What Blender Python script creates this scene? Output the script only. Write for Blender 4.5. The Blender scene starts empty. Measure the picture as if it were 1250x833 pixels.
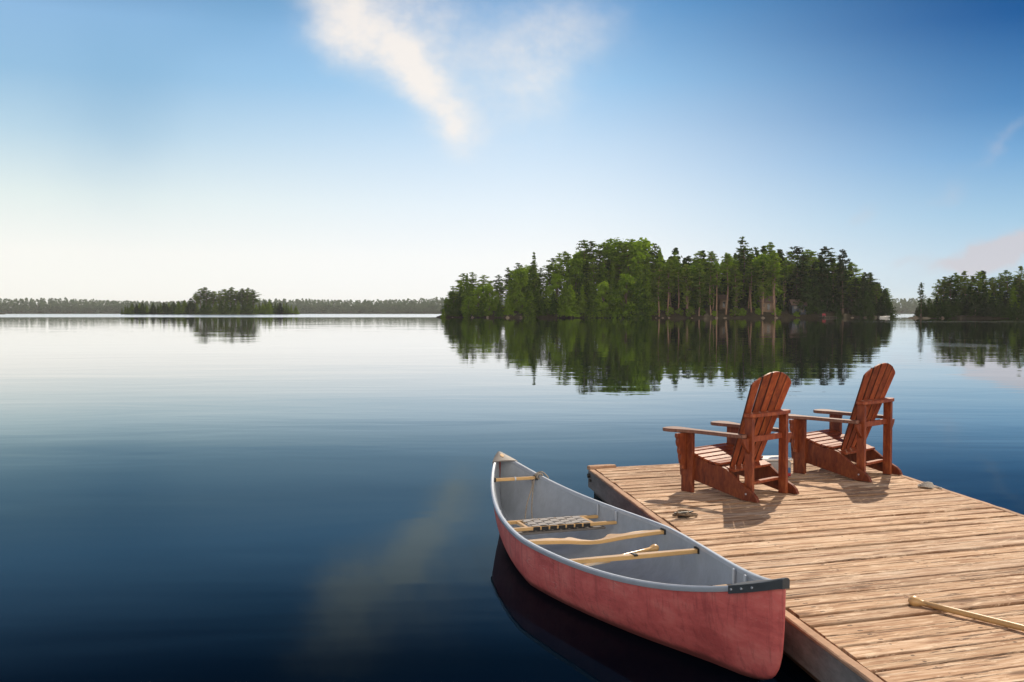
import bpy, math, random
import numpy as np
from mathutils import Vector, Matrix
random.seed(7); RNG = np.random.default_rng(7)
R = math.radians
sc = bpy.context.scene
COL = sc.collection
FPX, HC, HD = 1200.0, 1.87, 0.25          # focal length in photo pixels, eye height over the water, deck height

# ------------------------------------------------------------------ helpers
def tag(o, label=None, cat=None, group=None, kind=None):
    if label: o['label'] = label
    if cat: o['category'] = cat
    if group: o['group'] = group
    if kind: o['kind'] = kind
    return o
def empty(name, loc=(0, 0, 0), rz=0.0):
    o = bpy.data.objects.new(name, None); COL.objects.link(o)
    o.location = loc; o.rotation_euler = (0, 0, rz); o.empty_display_size = .1
    return o
def mesh_obj(name, verts, faces, mat, parent=None, smooth=False, mats=None, fmat=None):
    me = bpy.data.meshes.new(name)
    me.from_pydata([tuple(map(float, v)) for v in verts], [], [tuple(f) for f in faces])
    for m in (mats or [mat]): me.materials.append(m)
    if fmat: me.polygons.foreach_set('material_index', fmat)
    if smooth: me.polygons.foreach_set('use_smooth', [True] * len(me.polygons))
    me.validate(); me.update()
    o = bpy.data.objects.new(name, me); COL.objects.link(o)
    if parent: o.parent = parent
    return o
class MB:
    """collects shapes and links them as one mesh object"""
    def __init__(s): s.v = []; s.f = []
    def add(s, v, f):
        n = len(s.v); s.v += [tuple(p) for p in v]; s.f += [tuple(i + n for i in q) for q in f]; return s
    def box(s, c, d, rot=None, bev=0.0):
        cx, cy, cz = c; x, y, z = d[0] / 2, d[1] / 2, d[2] / 2
        b = min(bev, x * .9, y * .9, z * .9)
        if b <= 0:
            P = [Vector((i * x, j * y, k * z)) for k in (-1, 1) for j in (-1, 1) for i in (-1, 1)]
            F = [(0, 2, 3, 1), (4, 5, 7, 6), (0, 1, 5, 4), (2, 6, 7, 3), (0, 4, 6, 2), (1, 3, 7, 5)]
        else:
            P = []; F = []
            for zz, ins in ((-z, b), (-z + b, 0), (z - b, 0), (z, b)):
                X, Y = x - ins, y - ins; c2 = b * .6
                for (px, py) in ((-X + c2, -Y), (X - c2, -Y), (X, -Y + c2), (X, Y - c2), (X - c2, Y), (-X + c2, Y), (-X, Y - c2), (-X, -Y + c2)):
                    P.append(Vector((px, py, zz)))
            for k in range(3):
                for i in range(8):
                    j = (i + 1) % 8; F.append((k * 8 + i, k * 8 + j, k * 8 + 8 + j, k * 8 + 8 + i))
            F.append(tuple(range(7, -1, -1))); F.append(tuple(range(24, 32)))
        if rot is not None: P = [rot @ p for p in P]
        return s.add([(p.x + cx, p.y + cy, p.z + cz) for p in P], F)
    def prism(s, outline, thick, frame, e=None):
        """outline = 2-D polygon; frame(u, v, w) -> 3-D point, w across the thickness; the rims are chamfered by e"""
        n = len(outline); e = min(.004, thick * .2) if e is None else e
        area = sum(outline[i][0] * outline[(i + 1) % n][1] - outline[(i + 1) % n][0] * outline[i][1] for i in range(n)); sg = 1 if area > 0 else -1
        nor = []
        for i in range(n):
            (x0, y0), (x1, y1) = outline[i], outline[(i + 1) % n]; l = math.hypot(x1 - x0, y1 - y0) or 1
            nor.append((-(y1 - y0) / l * sg, (x1 - x0) / l * sg))          # inward
        off = []
        for i in range(n):
            a, b = nor[i - 1], nor[i]; m = (a[0] + b[0], a[1] + b[1]); d = max(.55, 1 + a[0] * b[0] + a[1] * b[1])
            off.append((m[0] / d, m[1] / d))
        rings = []
        for w, ins in ((-thick / 2, e), (-thick / 2 + e, 0), (thick / 2 - e, 0), (thick / 2, e)):
            rings += [frame(u + o[0] * ins, v + o[1] * ins, w) for (u, v), o in zip(outline, off)]
        F = []
        for k in range(3):
            for i in range(n):
                j = (i + 1) % n; F.append((k * n + i, k * n + j, k * n + n + j, k * n + n + i))
        F.append(tuple(range(n - 1, -1, -1))); F.append(tuple(range(3 * n, 4 * n)))
        return s.add(rings, F)
    def tube(s, pts, r, n=8, flat=1.0, cap=True):
        pts = [Vector(p) for p in pts]; m = len(pts)
        rr = r if isinstance(r, (list, tuple)) else [r] * m
        base = []; prev = None
        for i, p in enumerate(pts):
            t = (pts[min(i + 1, m - 1)] - pts[max(i - 1, 0)]).normalized()
            if prev is None:
                a = Vector((0, 0, 1)) if abs(t.z) < .9 else Vector((1, 0, 0))
                prev = t.cross(a).normalized()
            u = (prev - t * prev.dot(t)).normalized(); w = t.cross(u); prev = u
            for k in range(n):
                a = 2 * math.pi * k / n
                base.append(p + u * math.cos(a) * rr[i] + w * math.sin(a) * rr[i] * flat)
        F = []
        for i in range(m - 1):
            for k in range(n):
                q = (k + 1) % n; F.append((i * n + k, i * n + q, i * n + n + q, i * n + n + k))
        if cap: F.append(tuple(range(n - 1, -1, -1))); F.append(tuple(range((m - 1) * n, m * n)))
        return s.add(base, F)
    def build(s, name, mat, parent=None, smooth=False):
        return mesh_obj(name, s.v, s.f, mat, parent, smooth)
def copy_thing(root):
    c = root.copy(); COL.objects.link(c)
    for ch in root.children:
        d = ch.copy(); COL.objects.link(d); d.parent = c
        for g in ch.children:
            e = g.copy(); COL.objects.link(e); e.parent = d
    return c
def smooth_angle(o, deg=40):
    o.data.polygons.foreach_set('use_smooth', [True] * len(o.data.polygons))
    try: o.data.set_sharp_from_angle(angle=R(deg))
    except Exception: pass
    return o

# ------------------------------------------------------------------ node helpers
class NT:
    def __init__(s, tree): s.t = tree; s.n = tree.nodes; s.l = tree.links
    def new(s, typ, **kw):
        n = s.n.new(typ)
        for k, v in kw.items(): setattr(n, k, v)
        return n
    def link(s, a, b): s.l.new(a, b)
    def put(s, sock, v):
        if isinstance(v, bpy.types.NodeSocket): s.l.new(v, sock)
        else: sock.default_value = v
    def math(s, op, a, b=0.0, c=None, clamp=False):
        n = s.new('ShaderNodeMath', operation=op, use_clamp=clamp)
        s.put(n.inputs[0], a); s.put(n.inputs[1], b)
        if c is not None: s.put(n.inputs[2], c)
        return n.outputs[0]
    def mix(s, f, a, b, blend='MIX'):
        n = s.new('ShaderNodeMix', data_type='RGBA', blend_type=blend)
        s.put(n.inputs[0], f); s.put(n.inputs[6], a); s.put(n.inputs[7], b)
        return n.outputs[2]
    def ramp(s, f, stops, interp='LINEAR'):
        n = s.new('ShaderNodeValToRGB'); cr = n.color_ramp; cr.interpolation = interp
        while len(cr.elements) < len(stops): cr.elements.new(.5)
        for e, (p, c) in zip(cr.elements, stops): e.position = p; e.color = c
        s.put(n.inputs[0], f); return n.outputs[0]
    def smooth(s, x, a, b):
        n = s.new('ShaderNodeMapRange', interpolation_type='SMOOTHSTEP')
        s.put(n.inputs[0], x); n.inputs[1].default_value = a; n.inputs[2].default_value = b
        return n.outputs[0]
    def noise(s, vec, scale, detail=4, rough=.5, dist=0.0):
        n = s.new('ShaderNodeTexNoise'); n.inputs['Scale'].default_value = scale
        n.inputs['Detail'].default_value = detail; n.inputs['Roughness'].default_value = rough
        n.inputs['Distortion'].default_value = dist
        if vec is not None: s.link(vec, n.inputs['Vector'])
        return n.outputs['Fac']
    def mapping(s, vec, scale=(1, 1, 1), rot=(0, 0, 0), loc=(0, 0, 0)):
        n = s.new('ShaderNodeMapping'); s.link(vec, n.inputs[0])
        n.inputs['Scale'].default_value = scale; n.inputs['Rotation'].default_value = rot; n.inputs['Location'].default_value = loc
        return n.outputs[0]
    def bump(s, h, strength, dist, normal=None):
        n = s.new('ShaderNodeBump'); s.put(n.inputs['Height'], h)
        n.inputs['Strength'].default_value = strength; n.inputs['Distance'].default_value = dist
        if normal is not None: s.link(normal, n.inputs['Normal'])
        return n.outputs[0]
def g(v): return (v, v, v, 1)
def lin(r, gg, b):
    f = lambda c: (c / 255 / 12.92) if c <= 10 else ((c / 255 + .055) / 1.055) ** 2.4
    return (f(r), f(gg), f(b), 1)
def material(name):
    m = bpy.data.materials.new(name); m.use_nodes = True
    nt = NT(m.node_tree); return m, nt, nt.n['Principled BSDF']
def obj_co(nt): return nt.new('ShaderNodeTexCoord').outputs['Object']

def simple(name, col, rough=.6, var=.18, scale=6.0, bump=.15, spec=.4, stretch=(1, 1, 1), coat=0.0, metal=0.0):
    m, nt, b = material(name); co = nt.mapping(obj_co(nt), stretch)
    n1 = nt.noise(co, scale, 5, .6); n2 = nt.noise(co, scale * 7, 3, .6)
    f = nt.math('MULTIPLY_ADD', n1, .7, nt.math('MULTIPLY', n2, .3))
    d = tuple(c * (1 - var * 1.6) for c in col[:3]) + (1,); u = tuple(min(1, c * (1 + var * 1.2)) for c in col[:3]) + (1,)
    nt.link(nt.ramp(f, [(.28, d), (.72, u)]), b.inputs['Base Color'])
    b.inputs['Roughness'].default_value = rough; b.inputs['Specular IOR Level'].default_value = spec
    b.inputs['Coat Weight'].default_value = coat; b.inputs['Coat Roughness'].default_value = .15; b.inputs['Metallic'].default_value = metal
    nt.link(nt.bump(f, bump, .01), b.inputs['Normal'])
    return m

def deck_wood():
    m, nt, b = material('weathered_deck_wood')
    co = obj_co(nt)
    at = nt.new('ShaderNodeAttribute', attribute_name='plank'); rnd = at.outputs['Fac']
    off = nt.new('ShaderNodeCombineXYZ'); nt.link(nt.math('MULTIPLY', rnd, 37.0), off.inputs[0]); nt.link(nt.math('MULTIPLY', rnd, 11.0), off.inputs[2])
    v = nt.new('ShaderNodeVectorMath', operation='ADD'); nt.link(co, v.inputs[0]); nt.link(off.outputs[0], v.inputs[1]); co2 = v.outputs[0]
    grain = nt.noise(nt.mapping(co2, (2.6, 46, 8)), 1.0, 6, .68, .5)
    fine = nt.noise(nt.mapping(co2, (5, 150, 20)), 1.0, 4, .7)
    crack = nt.noise(nt.mapping(co2, (1.7, 34, 4)), 1.4, 5, .7, .8)
    blot = nt.noise(nt.mapping(co2, (1.3, 5, 2)), 1.7, 5, .62, .4)
    worn = nt.noise(nt.mapping(co2, (2.2, 9, 3)), 2.3, 6, .72, .6)
    base = nt.ramp(grain, [(.34, lin(156, 116, 84)), (.47, lin(196, 161, 128)), (.62, lin(222, 197, 168))])
    base = nt.mix(nt.math('MULTIPLY', fine, .35), base, lin(142, 103, 76))
    tint = nt.ramp(rnd, [(0, (.72, .70, .70, 1)), (.2, (1.06, 1.05, 1.04, 1)), (.4, (.86, .84, .82, 1)), (.6, (1.10, 1.12, 1.16, 1)), (.8, (.92, .90, .90, 1)), (1, (1.0, 1.07, 1.18, 1))])
    base = nt.mix(1.0, base, tint, 'MULTIPLY')
    base = nt.mix(nt.math('MULTIPLY', nt.smooth(blot, .50, .66), .65), base, lin(132, 92, 64))
    base = nt.mix(nt.math('MULTIPLY', nt.smooth(worn, .54, .64), .75), base, lin(228, 204, 176))
    ck = nt.smooth(crack, .572, .625)
    base = nt.mix(nt.math('MULTIPLY', ck, .8), base, lin(72, 48, 34))
    knot = nt.new('ShaderNodeTexVoronoi'); nt.link(nt.mapping(co2, (1.3, 5.5, 1)), knot.inputs['Vector']); knot.inputs['Scale'].default_value = .9
    kn = nt.math('SUBTRACT', 1.0, nt.smooth(knot.outputs['Distance'], .05, .14))
    base = nt.mix(nt.math('MULTIPLY', kn, .75), base, lin(88, 58, 38))
    ac = nt.new('ShaderNodeAttribute', attribute_name='across').outputs['Fac']; sx = nt.new('ShaderNodeSeparateXYZ'); nt.link(co, sx.inputs[0])
    nx = nt.math('ABSOLUTE', nt.math('SUBTRACT', nt.math('MODULO', nt.math('ADD', sx.outputs[0], 20.0 + .46), .61), .305))
    nx = nt.math('ADD', nx, nt.math('MULTIPLY_ADD', rnd, .02, -.01)); ny = nt.math('MULTIPLY', nt.math('SUBTRACT', nt.math('ABSOLUTE', ac), .58), .07)
    nd = nt.math('SQRT', nt.math('ADD', nt.math('MULTIPLY', nx, nx), nt.math('MULTIPLY', ny, ny)))
    base = nt.mix(nt.math('MULTIPLY', nt.math('SUBTRACT', 1.0, nt.smooth(nd, .005, .011)), .8), base, lin(66, 48, 38))
    edge = nt.smooth(nt.math('ADD', nt.math('ABSOLUTE', ac), nt.math('MULTIPLY_ADD', worn, -.7, .33)), .86, .97)
    base = nt.mix(nt.math('MULTIPLY', edge, .45), base, lin(96, 68, 48))
    nt.link(base, b.inputs['Base Color']); b.inputs['Roughness'].default_value = .8; b.inputs['Specular IOR Level'].default_value = .25
    h = nt.math('SUBTRACT', nt.math('ADD', grain, nt.math('MULTIPLY', fine, .5)), nt.math('MULTIPLY', ck, 1.2))
    nt.link(nt.bump(h, .55, .006), b.inputs['Normal'])
    return m
def chair_wood():
    m, nt, b = material('red_brown_stained_wood')
    co = obj_co(nt)
    gr = nt.noise(nt.mapping(co, (9, 9, 2.5)), 3.0, 6, .65, .6); sp = nt.noise(co, 60, 3, .7); w = nt.noise(co, 5, 5, .6)
    c = nt.ramp(gr, [(.30, (.12, .021, .009, 1)), (.5, (.25, .052, .016, 1)), (.68, (.38, .105, .031, 1))])
    c = nt.mix(nt.math('MULTIPLY', nt.smooth(w, .58, .72), .35), c, (.40, .15, .085, 1))
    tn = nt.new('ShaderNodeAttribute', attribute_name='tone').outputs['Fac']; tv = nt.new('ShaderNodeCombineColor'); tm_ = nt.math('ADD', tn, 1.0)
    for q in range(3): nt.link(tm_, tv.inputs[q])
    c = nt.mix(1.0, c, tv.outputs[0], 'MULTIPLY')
    nt.link(c, b.inputs['Base Color'])
    nt.link(nt.math('MULTIPLY_ADD', sp, .25, .46), b.inputs['Roughness']); b.inputs['Specular IOR Level'].default_value = .4
    b.inputs['Coat Weight'].default_value = .10; b.inputs['Coat Roughness'].default_value = .3
    nt.link(nt.bump(nt.math('ADD', gr, sp), .12, .004), b.inputs['Normal'])
    return m
def hull_paint():
    m, nt, b = material('scuffed_red_hull')
    co = obj_co(nt)
    f = nt.noise(nt.mapping(co, (1, 1, 2.2)), 3.0, 8, .72); sc_ = nt.noise(nt.mapping(co, (2.5, 5, 60)), 3, 6, .8, 1.6); sp = nt.noise(co, 70, 5, .75)
    dr = nt.noise(nt.mapping(co, (26, 26, 1.6)), 1.0, 5, .7, .4)
    c = nt.ramp(f, [(.36, (.45, .085, .082, 1)), (.5, (.59, .125, .117, 1)), (.64, (.65, .185, .165, 1))])
    c = nt.mix(nt.math('MULTIPLY', nt.smooth(dr, .48, .66), .40), c, (.22, .045, .046, 1))
    c = nt.mix(nt.math('MULTIPLY', nt.smooth(sc_, .60, .66), .55), c, (.17, .03, .032, 1))
    c = nt.mix(nt.math('MULTIPLY', nt.smooth(nt.noise(nt.mapping(co, (4, 4, 30)), 4, 5, .8, 2.0), .63, .67), .5), c, (.58, .28, .26, 1))
    c = nt.mix(nt.math('MULTIPLY', nt.smooth(sp, .52, .72), .35), c, (.48, .19, .18, 1))
    for sc1, th_, colr, k_ in (((1.0, 1.0, 7), .006, (.60, .30, .28, 1), .65), ((1.6, 1.6, 16), .006, (.13, .024, .026, 1), .6)):
        l_ = nt.noise(nt.mapping(co, sc1, (.05, .12, 0)), 2.4, 2, .5, .7); pt = nt.smooth(nt.noise(co, 2.6, 3, .6), .50, .60)
        sk = nt.math('MULTIPLY', nt.math('SUBTRACT', 1.0, nt.smooth(nt.math('ABSOLUTE', nt.math('SUBTRACT', l_, .5)), th_ * .4, th_)), pt)
        c = nt.mix(nt.math('MULTIPLY', sk, k_), c, colr)
    z = nt.new('ShaderNodeSeparateXYZ'); nt.link(co, z.inputs[0])
    wet = nt.math('SUBTRACT', 1.0, nt.smooth(nt.math('MULTIPLY_ADD', f, .05, z.outputs[2]), .045, .085))
    c = nt.mix(nt.math('MULTIPLY', wet, .75), c, (.10, .035, .03, 1))
    nt.link(c, b.inputs['Base Color']); b.inputs['Roughness'].default_value = .62; b.inputs['Specular IOR Level'].default_value = .35
    nt.link(nt.bump(nt.math('ADD', sc_, nt.math('MULTIPLY', sp, .4)), .12, .004), b.inputs['Normal'])
    return m
def foliage(name, a, c, tr=.45):
    m, nt, b = material(name); nt.n.remove(b); out = nt.n['Material Output']
    geo = nt.new('ShaderNodeNewGeometry'); oi = nt.new('ShaderNodeObjectInfo')
    n = nt.noise(geo.outputs['Position'], .35, 3, .6)
    r = nt.math('ADD', nt.math('MULTIPLY', n, .6), nt.math('MULTIPLY', geo.outputs['Random Per Island'], .45))
    r = nt.math('ADD', r, nt.math('MULTIPLY_ADD', oi.outputs['Random'], .75, -.40))
    col = nt.ramp(r, [(.12, a), (.85, c)])
    d = nt.new('ShaderNodeBsdfDiffuse'); t = nt.new('ShaderNodeBsdfTranslucent'); mx = nt.new('ShaderNodeMixShader')
    nt.link(col, d.inputs[0])
    nt.link(nt.mix(1.0, col, (1.25, 1.2, .6, 1), 'MULTIPLY'), t.inputs[0]); mx.inputs[0].default_value = tr
    nt.link(d.outputs[0], mx.inputs[1]); nt.link(t.outputs[0], mx.inputs[2]); nt.link(mx.outputs[0], out.inputs[0])
    return m

M = {}
M['deck'] = deck_wood(); M['chair'] = chair_wood(); M['hull'] = hull_paint()
M['edge'] = simple('weathered_edge_board', lin(176, 142, 116)[:3], .8, .3, 3, .5, .25, (1, 1, 1))
M['fascia'] = simple('grey_fascia_board', (.20, .19, .18), .75, .35, 3, .5, .3, (1, 1, 3))
M['beam'] = simple('wet_brown_beam', (.07, .042, .025), .6, .4, 4, .4)
M['dark'] = simple('dark_iron', (.03, .028, .026), .5, .3, 20, .3)
M['liner'] = simple('grey_canoe_liner', (.38, .42, .47), .5, .13, 4, .15, .4, (1.5, 1, 1))
M['alu'] = simple('brushed_aluminium', (.48, .53, .60), .36, .06, 12, .05, .5, metal=.35)
M['deckplate'] = simple('dark_plastic_plate', (.045, .055, .065), .45, .15, 20, .1)
M['greyplate'] = simple('grey_plastic_plate', (.15, .14, .135), .55, .15, 20, .1)
M['armwood'] = simple('worn_grey_red_wood', (.20, .095, .065), .55, .35, 7, .2, .35, (6, 6, 1))
M['ash'] = simple('varnished_ash', (.60, .38, .16), .35, .14, 5, .1, .5, (4, 1, 4), coat=.4)
M['paddle'] = simple('varnished_paddle_wood', (.56, .35, .145), .4, .12, 4, .1, .5, (3, 3, 3), coat=.3)
M['web'] = simple('grey_webbing', (.28, .27, .27), .7, .15, 40, .3)
M['webdark'] = simple('black_webbing', (.02, .02, .022), .7, .2, 40, .3)
M['rope'] = simple('worn_rope', (.36, .31, .25), .9, .3, 60, .5)
M['palerope'] = simple('bleached_rope', (.52, .49, .44), .9, .3, 50, .5)
M['ropedark'] = simple('dirty_rope', (.16, .11, .07), .9, .4, 60, .5)
M['white'] = simple('white_plastic', (.75, .74, .72), .5, .06, 10, .05)
M['greybox'] = simple('grey_plastic', (.30, .30, .31), .55, .1, 12, .1)
M['blue'] = simple('blue_plastic', (.03, .11, .28), .4, .1, 10, .05)
M['red'] = simple('red_paint', (.28, .012, .03), .45, .1, 10, .05)
M['bark'] = simple('tree_bark', (.17, .115, .08), .9, .4, 3, .6, .2, (1, 1, .3))
M['redbark'] = simple('red_pine_bark', (.30, .19, .125), .9, .35, 2, .6, .2, (1, 1, .3))
M['rock'] = simple('shore_rock', (.23, .18, .13), .85, .35, 1.2, .6, .25)
M['soil'] = simple('forest_soil', (.040, .032, .018), .95, .45, .3, .5, .15)
M['cabinwall'] = simple('brown_cabin_boards', (.10, .065, .04), .8, .25, 2, .3)
M['bluewall'] = simple('blue_grey_boards', (.05, .065, .09), .75, .2, 2, .3)
M['palewall'] = simple('tan_cabin_boards', (.19, .13, .085), .8, .2, 2, .3)
M['roof'] = simple('brown_shingles', (.10, .065, .05), .85, .3, 3, .4)
M['glass'] = simple('dark_window_glass', (.02, .025, .03), .08, .1, 2, 0, .6)
M['f_pine'] = foliage('pine_needles', (.030, .070, .008, 1), (.17, .27, .020, 1), .45)
M['f_cedar'] = foliage('cedar_sprays', (.032, .074, .007, 1), (.175, .28, .016, 1), .45)
M['f_leaf'] = foliage('broad_leaves', (.048, .105, .007, 1), (.21, .335, .02, 1), .48)
M['f_pale'] = foliage('pale_needles', (.065, .115, .014, 1), (.18, .25, .035, 1), .4)
M['f_dark'] = foliage('shade_dark_needles', (.006, .022, .004, 1), (.034, .072, .009, 1), .35)  # shade of the island's right end put into the needle colour
M['f_far'] = foliage('haze_paled_foliage', (.085, .14, .10, 1), (.17, .24, .17, 1), .4)  # paled towards blue-green: distance haze put into the leaf colour

# ------------------------------------------------------------------ camera
cam = bpy.data.objects.new('camera', bpy.data.cameras.new('camera')); COL.objects.link(cam)
cam.data.sensor_width = 36; cam.data.lens = 36 * FPX / 1250
cam.data.clip_end = 20000; cam.data.clip_start = .05
cam.location = (0, 0, HC); cam.rotation_euler = (R(90) - math.atan(36.5 / FPX), 0, 0)
sc.camera = cam

# ------------------------------------------------------------------ sun, sky
SUN_AZ, SUN_EL = R(23.5), R(42)
sd = Vector((math.sin(SUN_AZ) * math.cos(SUN_EL), math.cos(SUN_AZ) * math.cos(SUN_EL), math.sin(SUN_EL)))
sun = bpy.data.objects.new('sun', bpy.data.lights.new('sun', 'SUN')); COL.objects.link(sun)
sun.data.energy = 5.0; sun.data.angle = R(.5); sun.data.color = (1, .86, .68)
sun.rotation_euler = (-sd).to_track_quat('-Z', 'Y').to_euler()
w = bpy.data.worlds.new('World'); sc.world = w; w.use_nodes = True
nt = NT(w.node_tree); bg = nt.n['Background']; out = nt.n['World Output']
sky = nt.new('ShaderNodeTexSky', sky_type='NISHITA', sun_disc=False)
sky.sun_elevation = SUN_EL; sky.sun_rotation = SUN_AZ; sky.altitude = 200; sky.air_density = 1; sky.dust_density = .3; sky.ozone_density = 1.5
nt.link(sky.outputs[0], bg.inputs[0]); bg.inputs[1].default_value = .05
dirv = nt.new('ShaderNodeTexCoord').outputs['Generated']
sp = nt.new('ShaderNodeSeparateXYZ'); nt.link(dirv, sp.inputs[0]); dx, dy, dz = sp.outputs
hl = nt.math('SQRT', nt.math('ADD', nt.math('MULTIPLY', dx, dx), nt.math('MULTIPLY', dy, dy)))
el = nt.math('DIVIDE', nt.math('ARCTAN2', dz, hl), R(90), clamp=True)              # 0 horizon .. 1 zenith
az = nt.math('DIVIDE', dx, nt.math('MAXIMUM', hl, 1e-4))                            # -1 left .. 1 right
D = 1 / 90
ZEN = (.010, .040, .13, 1)
left = nt.ramp(el, [(0, lin(250, 249, 242)), (3.2 * D, lin(248, 248, 242)), (6.2 * D, lin(226, 238, 236)), (9.5 * D, lin(184, 213, 230)), (12.5 * D, lin(148, 190, 222)), (15.5 * D, lin(142, 184, 222)), (20 * D, lin(34, 82, 138)), (30 * D, lin(14, 50, 98)), (50 * D, ZEN)])
mid = nt.ramp(el, [(0, lin(250, 250, 248)), (3 * D, lin(248, 250, 250)), (6 * D, lin(229, 241, 250)), (9.5 * D, lin(200, 224, 245)), (13 * D, lin(158, 202, 238)), (17 * D, lin(110, 166, 216)), (22 * D, lin(34, 84, 144)), (30 * D, lin(14, 50, 98)), (50 * D, ZEN)])
right = nt.ramp(el, [(0, lin(202, 218, 226)), (2.5 * D, lin(190, 215, 231)), (5 * D, lin(160, 199, 226)), (8.1 * D, lin(116, 168, 213)), (10.6 * D, lin(78, 136, 190)), (15 * D, lin(18, 88, 152)), (22 * D, lin(6, 52, 106)), (30 * D, lin(8, 40, 88)), (50 * D, ZEN)])
c = nt.mix(nt.smooth(az, -.50, .02), left, mid)
c = nt.mix(nt.smooth(az, .0, .50), c, right)
# clouds, laid out on the plane one unit ahead
ysafe = nt.math('MAXIMUM', dy, .05)
U = nt.math('DIVIDE', dx, ysafe); V = nt.math('DIVIDE', dz, ysafe)
uv = nt.new('ShaderNodeCombineXYZ'); nt.link(U, uv.inputs[0]); nt.link(V, uv.inputs[1])
wn = nt.new('ShaderNodeTexNoise'); nt.link(nt.mapping(uv.outputs[0], (1, 1.3, 1), (0, 0, R(40))), wn.inputs['Vector']); wn.inputs['Scale'].default_value = 9; wn.inputs['Detail'].default_value = 6; wn.inputs['Roughness'].default_value = .55
wsep = nt.new('ShaderNodeSeparateXYZ'); nt.link(wn.outputs['Color'], wsep.inputs[0])
Uw = nt.math('ADD', U, nt.math('MULTIPLY_ADD', wsep.outputs[0], .07, -.035))
Vw = nt.math('ADD', V, nt.math('MULTIPLY_ADD', wsep.outputs[1], .07, -.035))
def blob(X, Y, sl, ss, deg, amp):
    """soft elliptical patch of cloud; X, Y, sl, ss in photo pixels, deg = direction of its long axis"""
    cu, cv = (X - 625) / FPX, (380 - Y) / FPX; ca, sa = math.cos(R(deg)), math.sin(R(deg))
    du = nt.math('SUBTRACT', Uw, cu); dv = nt.math('SUBTRACT', Vw, cv)
    p = nt.math('DIVIDE', nt.math('ADD', nt.math('MULTIPLY', du, ca), nt.math('MULTIPLY', dv, sa)), sl / FPX)
    q = nt.math('DIVIDE', nt.math('SUBTRACT', nt.math('MULTIPLY', dv, ca), nt.math('MULTIPLY', du, sa)), ss / FPX)
    e = nt.math('ADD', nt.math('MULTIPLY', p, p), nt.math('MULTIPLY', q, q))
    return nt.math('MULTIPLY', nt.math('EXPONENT', nt.math('MULTIPLY', e, -1.0)), amp)
def addup(bs):
    r = bs[0]
    for b_ in bs[1:]: r = nt.math('ADD', r, b_)
    return r
fluff = nt.noise(nt.mapping(uv.outputs[0], (1, 1.5, 1), (0, 0, R(45))), 14, 8, .6)
fib = nt.noise(nt.mapping(uv.outputs[0], (26, 7, 1), (0, 0, R(-42))), 1.0, 7, .66, .8)
main = addup([blob(445, 45, 95, 44, -40, .95), blob(530, 112, 72, 32, -50, .95), blob(525, 15, 60, 58, -60, .55), blob(645, 95, 82, 64, 60, .58), blob(705, 20, 90, 74, 30, .42), blob(600, 50, 70, 60, 60, .18), blob(420, -30, 75, 55, -30, .7), blob(556, 165, 26, 20, -50, .45)])
main = nt.math('MULTIPLY', main, nt.math('ADD', nt.math('MULTIPLY_ADD', fluff, 1.6, -.25), nt.math('MULTIPLY_ADD', fib, .4, .2)))
front = nt.smooth(dy, .2, .5)
c = nt.mix(nt.math('MULTIPLY', nt.math('MULTIPLY', nt.smooth(main, .0, 1.30), .86), front), c, (1.0, .91, .82, 1))
low = addup([blob(1205, 303, 62, 20, 22, .95), blob(1250, 290, 60, 26, 22, .9), blob(1150, 322, 40, 12, 15, .5), blob(1225, 165, 60, 10, 35, .35), blob(1140, 235, 40, 10, 30, .3), blob(1055, 262, 26, 12, 20, .35), blob(1095, 322, 26, 9, 20, .3)])
low = nt.math('MULTIPLY', low, nt.math('MULTIPLY_ADD', fluff, 2.6, -.45))
c = nt.mix(nt.math('MULTIPLY', nt.math('MULTIPLY', nt.smooth(low, .05, 1.0), .85), front), c, lin(204, 201, 208))
shade = nt.math('MULTIPLY', addup([blob(150, 110, 75, 110, 0, .55), blob(300, 10, 90, 40, 20, .6)]), front)
c = nt.mix(nt.math('MULTIPLY', shade, .55), c, lin(118, 168, 205))
back = nt.math('MULTIPLY', nt.smooth(nt.math('ADD', nt.math('MULTIPLY', dy, -.95), nt.math('MULTIPLY', dx, .30)), .25, .85), nt.math('SUBTRACT', 1.0, nt.smooth(el, .45, .8)))
c = nt.mix(back, c, (1.95, 1.75, 1.52, 1))                                # unseen bright cloud bank added behind the camera to light hull, chairs and trees
bg2 = nt.new('ShaderNodeBackground'); nt.link(c, bg2.inputs[0]); bg2.inputs[1].default_value = 1.04
ad = nt.new('ShaderNodeMixShader'); ad.inputs[0].default_value = .988; nt.link(bg.outputs[0], ad.inputs[1]); nt.link(bg2.outputs[0], ad.inputs[2]); nt.link(ad.outputs[0], out.inputs['Surface'])

# ------------------------------------------------------------------ canoe geometry (used by the water's cut-out too)
CX, CY, CTH, CL, CB = .600, 6.8194, .3247, 4.482, 1.105
CAX = Vector((math.sin(CTH), -math.cos(CTH), 0)); CRT = Vector((math.cos(CTH), math.sin(CTH), 0))
def hb(a): return CB / 2 * max(0.0, 1 - abs(a) ** 1.5327) ** .7857
def sheer(a): return .3159 + (.5675 - .3159) * abs(a) ** 3.2707
KT = [(0, -.09), (.55, -.085), (.75, -.055), (.86, -.012), (.92, .025), (.955, .06), (.975, .10), (.988, .16), (.996, .25), (1.0, .40)]
def keel(a):
    a = abs(a)
    for (a0, k0), (a1, k1) in zip(KT, KT[1:]):
        if a <= a1: return k0 + (k1 - k0) * (a - a0) / (a1 - a0)
    return KT[-1][1]
def section(a, t):
    """half breadth and height at station a (-1..1) and 0 (keel) .. 1 (gunwale)"""
    zk, zg = keel(a), sheer(a); n = max(1.7, 4.2 - 3.3 * abs(a))
    return hb(a) * (1 - (1 - t) ** n) ** (1 / n), zk + (zg - zk) * t
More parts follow.
